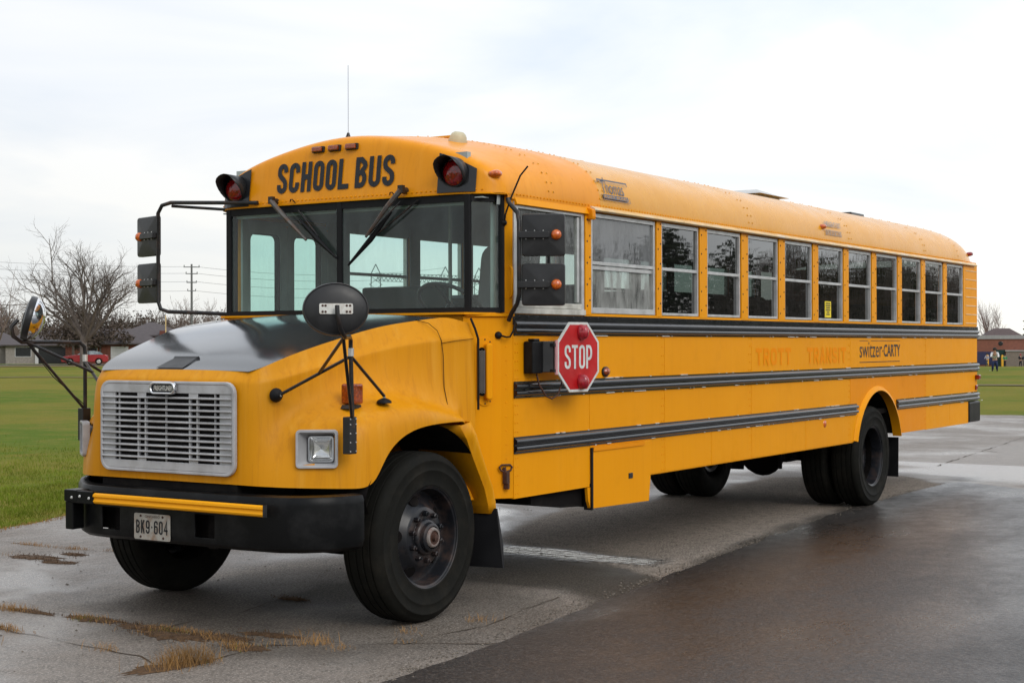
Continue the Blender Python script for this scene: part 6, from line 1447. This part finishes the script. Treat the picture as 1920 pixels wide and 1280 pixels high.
h6, r6 = house(16.4, 275, 8, 9, 4.4, 2.4, BRICKR, ROOFB, 'two storey house whose brown roof shows beside the rear of the bus', ridge=.35, turn=-8)
# school building
sp_ = P(14.2, 207); sc_ = thing('school_building', 'long flat roofed brown brick school with a grey roof band beyond the field', 'school', sp_, R(14.2-90))
MB().box(-26, 22, -.0, 14, -.5, 3.55).build('wall', BRICKS, sc_); MB().box(-26.2, 22.2, -.15, 14.2, 3.55, 3.95).build('roof_band', PANELG, sc_); MB().box(-26.25, 22.25, -.2, -.1, 3.93, 4.0).build('roof_edge', WHITE, sc_)
MB().box(-3.75, -2.45, -.08, .02, -.3, 2.15).build('door', GRN, sc_); MB().box(-6.6, -3.9, -.06, .02, .2, 1.9).build('notice_board', BLU, sc_)
MB().box(-2.30, 6.0, -2.4, -.02, -.5, 1.95).build('annex_wall', simple('annex_grey', (0.20, 0.165, 0.14), .8), sc_); MB().box(-2.4, 6.1, -2.5, 0, 1.95, 2.1).build('annex_roof', PANELG, sc_)
MB().lathe([(.0, .03), (.25, .03), (.3, 0)], (-3.0, -.02, 2.95), (0, -1, 0), 12).build('wall_vent', WIN, sc_)
for x, lab in ((-4.55, 'yellow bollard left of the green school door'), (-2.75, 'yellow bollard before the right edge of the green school door')):
    q = sc_.matrix_basis if False else None; a = R(14.2-90); px_, py_ = sp_.x+x*math.cos(a)+3.0*math.sin(a), sp_.y+x*math.sin(a)-3.0*math.cos(a)
    o = MB().lathe([(0, 1.45), (.10, 1.43), (.15, 1.36), (.15, -.3)], (0,0,0), (0,0,1), 12).build('bollard', YB, smooth=50); o.location = (px_, py_, ground_z(px_, py_)); tag(o, lab, 'bollard', 'yellow bollards by the school wall')
# ================================================================ UTILITY POLES, WIRES, GANTRY
WOOD = simple('pole_grey', (0.15, 0.15, 0.145), .9)
def upole(bearing, dist, H, label):
    p = P(bearing, dist); t = thing('utility_pole', label, 'utility pole', p, R(bearing-90), 'utility poles')
    MB().tube([(0, 0, -.3), (0, 0, H)], .15, 8, rads=[.18, .11]).build('pole', WOOD, t, smooth=60)
    for z, w_ in ((H-.35, .95), (H-1.15, 0.7), (H-2.2, .6), (H-3.2, .5)):
        c = MB().box(-w_/1.0, w_/1.0, -.05, .05, z-.05, z+.05).build('crossarm', WOOD, t)
        for s_ in (-1, 1): MB().lathe([(0, .22), (.05, .2), (.06, .05), (.02, 0)], (s_*w_*.92, 0, z+.03), (0, 0, 1), 6).build('insulator', WOOD, c)
    return p
pA = upole(44.92, 185, 11.9, 'tall grey utility pole with short crossarms seen through the mirror bracket')
pB = P(62, 175); pC = P(35.6, 205)
WIRE = simple('wire_grey', (0.20, 0.21, 0.22), .6)
k = 0
for z, lv in ((11.6, 'topmost'), (10.8, 'second highest'), (9.8, 'third highest'), (8.7, 'lowest')):
    for s_ in (.5,):
        for q, tz, sd_ in ((pB, 2.2, 'left of'), (pC, 1.0, 'right of')):
            pts_ = []
            for i in range(17):
                t_ = i/16; v = Vector((pA.x, pA.y, pA.z+z)).lerp(Vector((q.x, q.y, pA.z+z+tz)), t_); v.z -= 4*1.0*t_*(1-t_); v += Vector((s_*.8, -s_*.8, 0)); pts_.append(v)
            k += 1
            tag(MB().tube(pts_, .022, 3, caps=False).build('power_line', WIRE), f'{lv} overhead wire running {sd_} the tall utility pole', 'power line', 'overhead wires of the utility pole')
tp = P(45.86, 128); t_ = MB().tube([(0,0,-.2), (0,0,4.3)], .05, 6).build('marker_pole', simple('pale_yellow_pole', (.62, .45, .22), .6)); t_.location = tp; tag(t_, 'thin pale yellow pole standing just above the slope of the bus hood', 'pole')
g0, g1 = P(38.1, 172), P(34.2, 178)
gt = thing('lattice_gantry', 'steel lattice gantry with pointed masts, seen through the bus windshield and far windows', 'gantry', (0,0,0))
STL = simple('galvanised_steel', (.14, .16, .16), .6); N = 26
beam = MB()
for i in range(N):
    a, b_ = g0.lerp(g1, i/N), g0.lerp(g1, (i+1)/N)
    for z in (9.4, 10.3): beam.tube([a+Vector((0,0,z)), b_+Vector((0,0,z))], .04, 4)
    beam.tube([a+Vector((0,0,9.4)), b_+Vector((0,0,10.3))], .035, 4); beam.tube([a+Vector((0,0,10.3)), b_+Vector((0,0,9.4))], .035, 4)
beam.build('beam', STL, gt)
for i in range(4):
    a = g0.lerp(g1, i/3); e = (g1-g0).normalized()*.9; m = MB()
    for s_ in (-1, 1): m.tube([a+e*s_+Vector((0,0,-1)), a+e*s_*.6+Vector((0,0,10.3)), a+Vector((0,0,11.3))], .055, 4)
    for z in range(0, 10): m.tube([a-e*.9+Vector((0,0,z)), a+e*.85+Vector((0,0,z+1))], .03, 4); m.tube([a+e*.9+Vector((0,0,z)), a-e*.85+Vector((0,0,z+1))], .03, 4)
    m.build('mast', STL, gt)
# ================================================================ RED CAR
CARR = simple('car_red', (0.36, 0.012, 0.022), .25, coat=.8, var=.05)
p = P(48.75, 157); car = thing('parked_car', 'red car parked in the street behind the trunk of the large bare tree', 'car', p+Vector((0, 0, .02)), R(48.93-90))
prof = [(-2.25, .35), (-2.28, .62), (-2.2, .82), (-1.25, .95), (-.75, 1.02), (-.1, 1.42), (.9, 1.45), (1.55, 1.30), (2.05, 1.0), (2.25, .92), (2.28, .55), (2.2, .35)]
wa = lambda cx: arc(cx, .32, .36, 180, 0, 8)
low = [(-2.25, .35), (-1.75, .32)]
body = [(-2.28, .62), (-2.2, .82), (-1.25, .95), (-.80, 1.0), (1.95, 1.02), (2.25, .92), (2.28, .55), (2.2, .30)]+arc(1.35, .30, .37, 0, 180, 8)+arc(-1.40, .30, .37, 0, 180, 8)+[(-2.2, .30)]
MB().prism(body, lambda u, v, t: (u, t, v), -.84, .84).build('body', CARR, car, bevel=.05)
cb_ = MB(); A = [(-.85, .99), (-.12, 1.40), (.95, 1.43), (1.60, 1.30), (1.98, 1.0)]
cb_.grid([[(u, -.80, v) for u, v in A[:1]]+[(u, -.66 if v > 1.2 else -.80, v) for u, v in A[1:-1]]+[(A[-1][0], -.80, A[-1][1])], [(u, .80, v) for u, v in A[:1]]+[(u, .66 if v > 1.2 else .80, v) for u, v in A[1:-1]]+[(A[-1][0], .80, A[-1][1])]]).build('roof', CARR, car, smooth=60)
WGL = simple('car_glass', (.20, .24, .27), .08, coat=1)
for s_ in (-1, 1):
    for poly in ([(-.72, 1.02), (-.12, 1.36), (.30, 1.38), (.30, 1.02)], [(.36, 1.02), (.36, 1.38), (.92, 1.39), (1.50, 1.27), (1.80, 1.02)]):
        MB().add([(u, s_*(.80-.14*max(0, (v-1.02)/.4)+.005), v) for u, v in poly], [tuple(range(len(poly)))]).build('side_window', WGL, car, solid=.02)
    for x in (-1.40, 1.35):
        w_ = MB().lathe([(0, .1), (.2, .1), (.31, .09), (.33, .04), (.33, -.1)], (x, s_*.76, .33), (0, s_, 0), 20).build('wheel', RUB, car, smooth=40)
        MB().lathe([(0, .115), (.17, .112), (.2, .10)], (x, s_*.76, .33), (0, s_, 0), 14).build('rim', ALU, w_)
MB().box(-2.30, -2.24, -.7, -.45, .62, .76).build('headlight', WHITE, car); MB().box(2.25, 2.31, -.75, -.55, .70, .88).build('tail_light', REDL, car)
# ================================================================ PEOPLE on the far lawn
SKIN = simple('skin', (.42, .24, .17), .6)
def cloth(nm, c): return simple('cloth_'+nm, c, .85)
def skinned(name, joints, edges, mat, parent, root=0, sub=1):
    me = bpy.data.meshes.new(name); me.from_pydata([j[:3] for j in joints], edges, []); me.materials.append(mat)
    o = bpy.data.objects.new(name, me); col.objects.link(o); o.parent = parent
    o.modifiers.new('skin', 'SKIN'); sv_ = me.skin_vertices[0].data
    for i, j in enumerate(joints): sv_[i].radius = (j[3], j[3]); sv_[i].use_root = (i == root)
    ss_ = o.modifiers.new('s', 'SUBSURF'); ss_.levels = sub; ss_.render_levels = sub
    bake(o); o.data.name = name
    o.data.materials.clear(); o.data.materials.append(mat); o.data.polygons.foreach_set('use_smooth', [True]*len(o.data.polygons)); return o
def person(bearing, dist, H, face, label, top, legs_, hair, pose='walk', group=None):
    p = P(bearing, dist, -.03); t = thing('person', label, 'person', p, R(face)); t.scale = (H/1.7,)*3
    if group: t['group'] = group
    if pose == 'bend':
        J = dict(pel=(0,0,.80), ch=(.26,0,1.15), nk=(.36,0,1.30), hd=(.44,0,1.42), kl=(.16,.13,.46), fl=(-.05,.14,.08), kr=(.20,-.13,.46), fr=(.02,-.14,.08), tl=(.12,.15,.04), tr=(.20,-.15,.04), sl=(.30,.19,1.20), el=(.42,.24,.98), hl=(.62,.20,.92), sr=(.30,-.19,1.20), er=(.44,-.24,.98), hr=(.66,-.18,.95))
    else:
        J = dict(pel=(0,0,.90), ch=(.02,0,1.25), nk=(.03,0,1.43), hd=(.05,0,1.58), kl=(.16,.10,.50), fl=(.22,.10,.08), kr=(-.05,-.10,.48), fr=(-.30,-.10,.12), tl=(.36,.10,.05), tr=(-.20,-.10,.04), sl=(.02,.19,1.36), el=(-.10,.25,1.12), hl=(.0,.25,.90), sr=(.02,-.19,1.36), er=(.10,-.25,1.12), hr=(.25,-.23,.98))
    jl = [('pel', .13), ('ch', .14), ('nk', .055), ('hd', .10), ('kl', .07), ('fl', .05), ('tl', .04), ('kr', .07), ('fr', .05), ('tr', .04), ('sl', .06), ('el', .045), ('hl', .035), ('sr', .06), ('er', .045), ('hr', .035)]
    ix = {k_: i for i, (k_, _) in enumerate(jl)}; E_ = [('pel','ch'),('ch','nk'),('nk','hd'),('pel','kl'),('kl','fl'),('fl','tl'),('pel','kr'),('kr','fr'),('fr','tr'),('ch','sl'),('sl','el'),('el','hl'),('ch','sr'),('sr','er'),('er','hr')]
    skinned('body', [(*J[k_], r_) for k_, r_ in jl], [(ix[a], ix[b_]) for a, b_ in E_], SKIN, t)
    jj = [('pel', .155), ('ch', .175), ('sl', .085), ('el', .07), ('sr', .085), ('er', .07)]; mids = {'wl': Vector(J['el']).lerp(Vector(J['hl']), .8), 'wr': Vector(J['er']).lerp(Vector(J['hr']), .8)}
    js = [(*J[k_], r_) for k_, r_ in jj]+[(*mids['wl'], .055), (*mids['wr'], .055)]
    skinned('jacket', js, [(0,1),(1,2),(2,3),(3,6),(1,4),(4,5),(5,7)], top, t)
    q = Vector(J['pel'])-Vector((0,0,.04)); js = [(*q, .15), (*J['kl'], .09), (*J['fl'], .07), (*J['kr'], .09), (*J['fr'], .07)]
    skinned('trousers', js, [(0,1),(1,2),(0,3),(3,4)], legs_, t)
    hd = Vector(J['hd']); sh = MB()
    for k_ in ('tl', 'tr'): f_ = Vector(J[k_]); sh.box(f_.x-.20, f_.x+.07, f_.y-.05, f_.y+.05, f_.z-.04, f_.z+.07)
    sh.build('shoes', PLAS, t, bevel=.02)
    h_ = MB().lathe([(0, .15), (.08, .13), (.125, .06), (.13, 0), (.11, -.05)], tuple(hd+Vector((-.02, 0, .02))), (-.25, 0, 1), 14).build('hair', hair, t, smooth=60)
    return t
HB = simple('dark_hair', (.02, .015, .012), .7)
person(15.23, 107, 1.72, 195, 'person in a white jacket and blue trousers bending forward on the lawn', cloth('white', (.62,.62,.64)), cloth('navy', (.02,.03,.09)), HB, 'bend')
GP = 'children playing by the school wall'
person(15.50, 186, 1.50, 150, 'child in a pale grey top half hidden by the rear of the bus', cloth('pale', (.42,.42,.50)), cloth('slate', (.05,.06,.08)), HB, 'walk', GP)
person(14.88, 188, 1.42, 165, 'child in a bright green top striding before the school wall', cloth('green', (.03,.28,.12)), cloth('dark', (.02,.02,.025)), HB, 'walk', GP)
person(14.35, 188, 1.42, 200, 'child in a dark jacket with red hat, left of the pair by the annex', cloth('black', (.015,.015,.02)), cloth('dark2', (.02,.02,.025)), cloth('red_hat', (.35,.03,.05)), 'walk', GP)
person(14.20, 188, 1.42, 20, 'child in a navy coat with pink hat, right of the pair by the annex', cloth('navy2', (.02,.03,.06)), cloth('navy3', (.02,.025,.05)), cloth('pink_hat', (.50,.22,.25)), 'walk', GP)
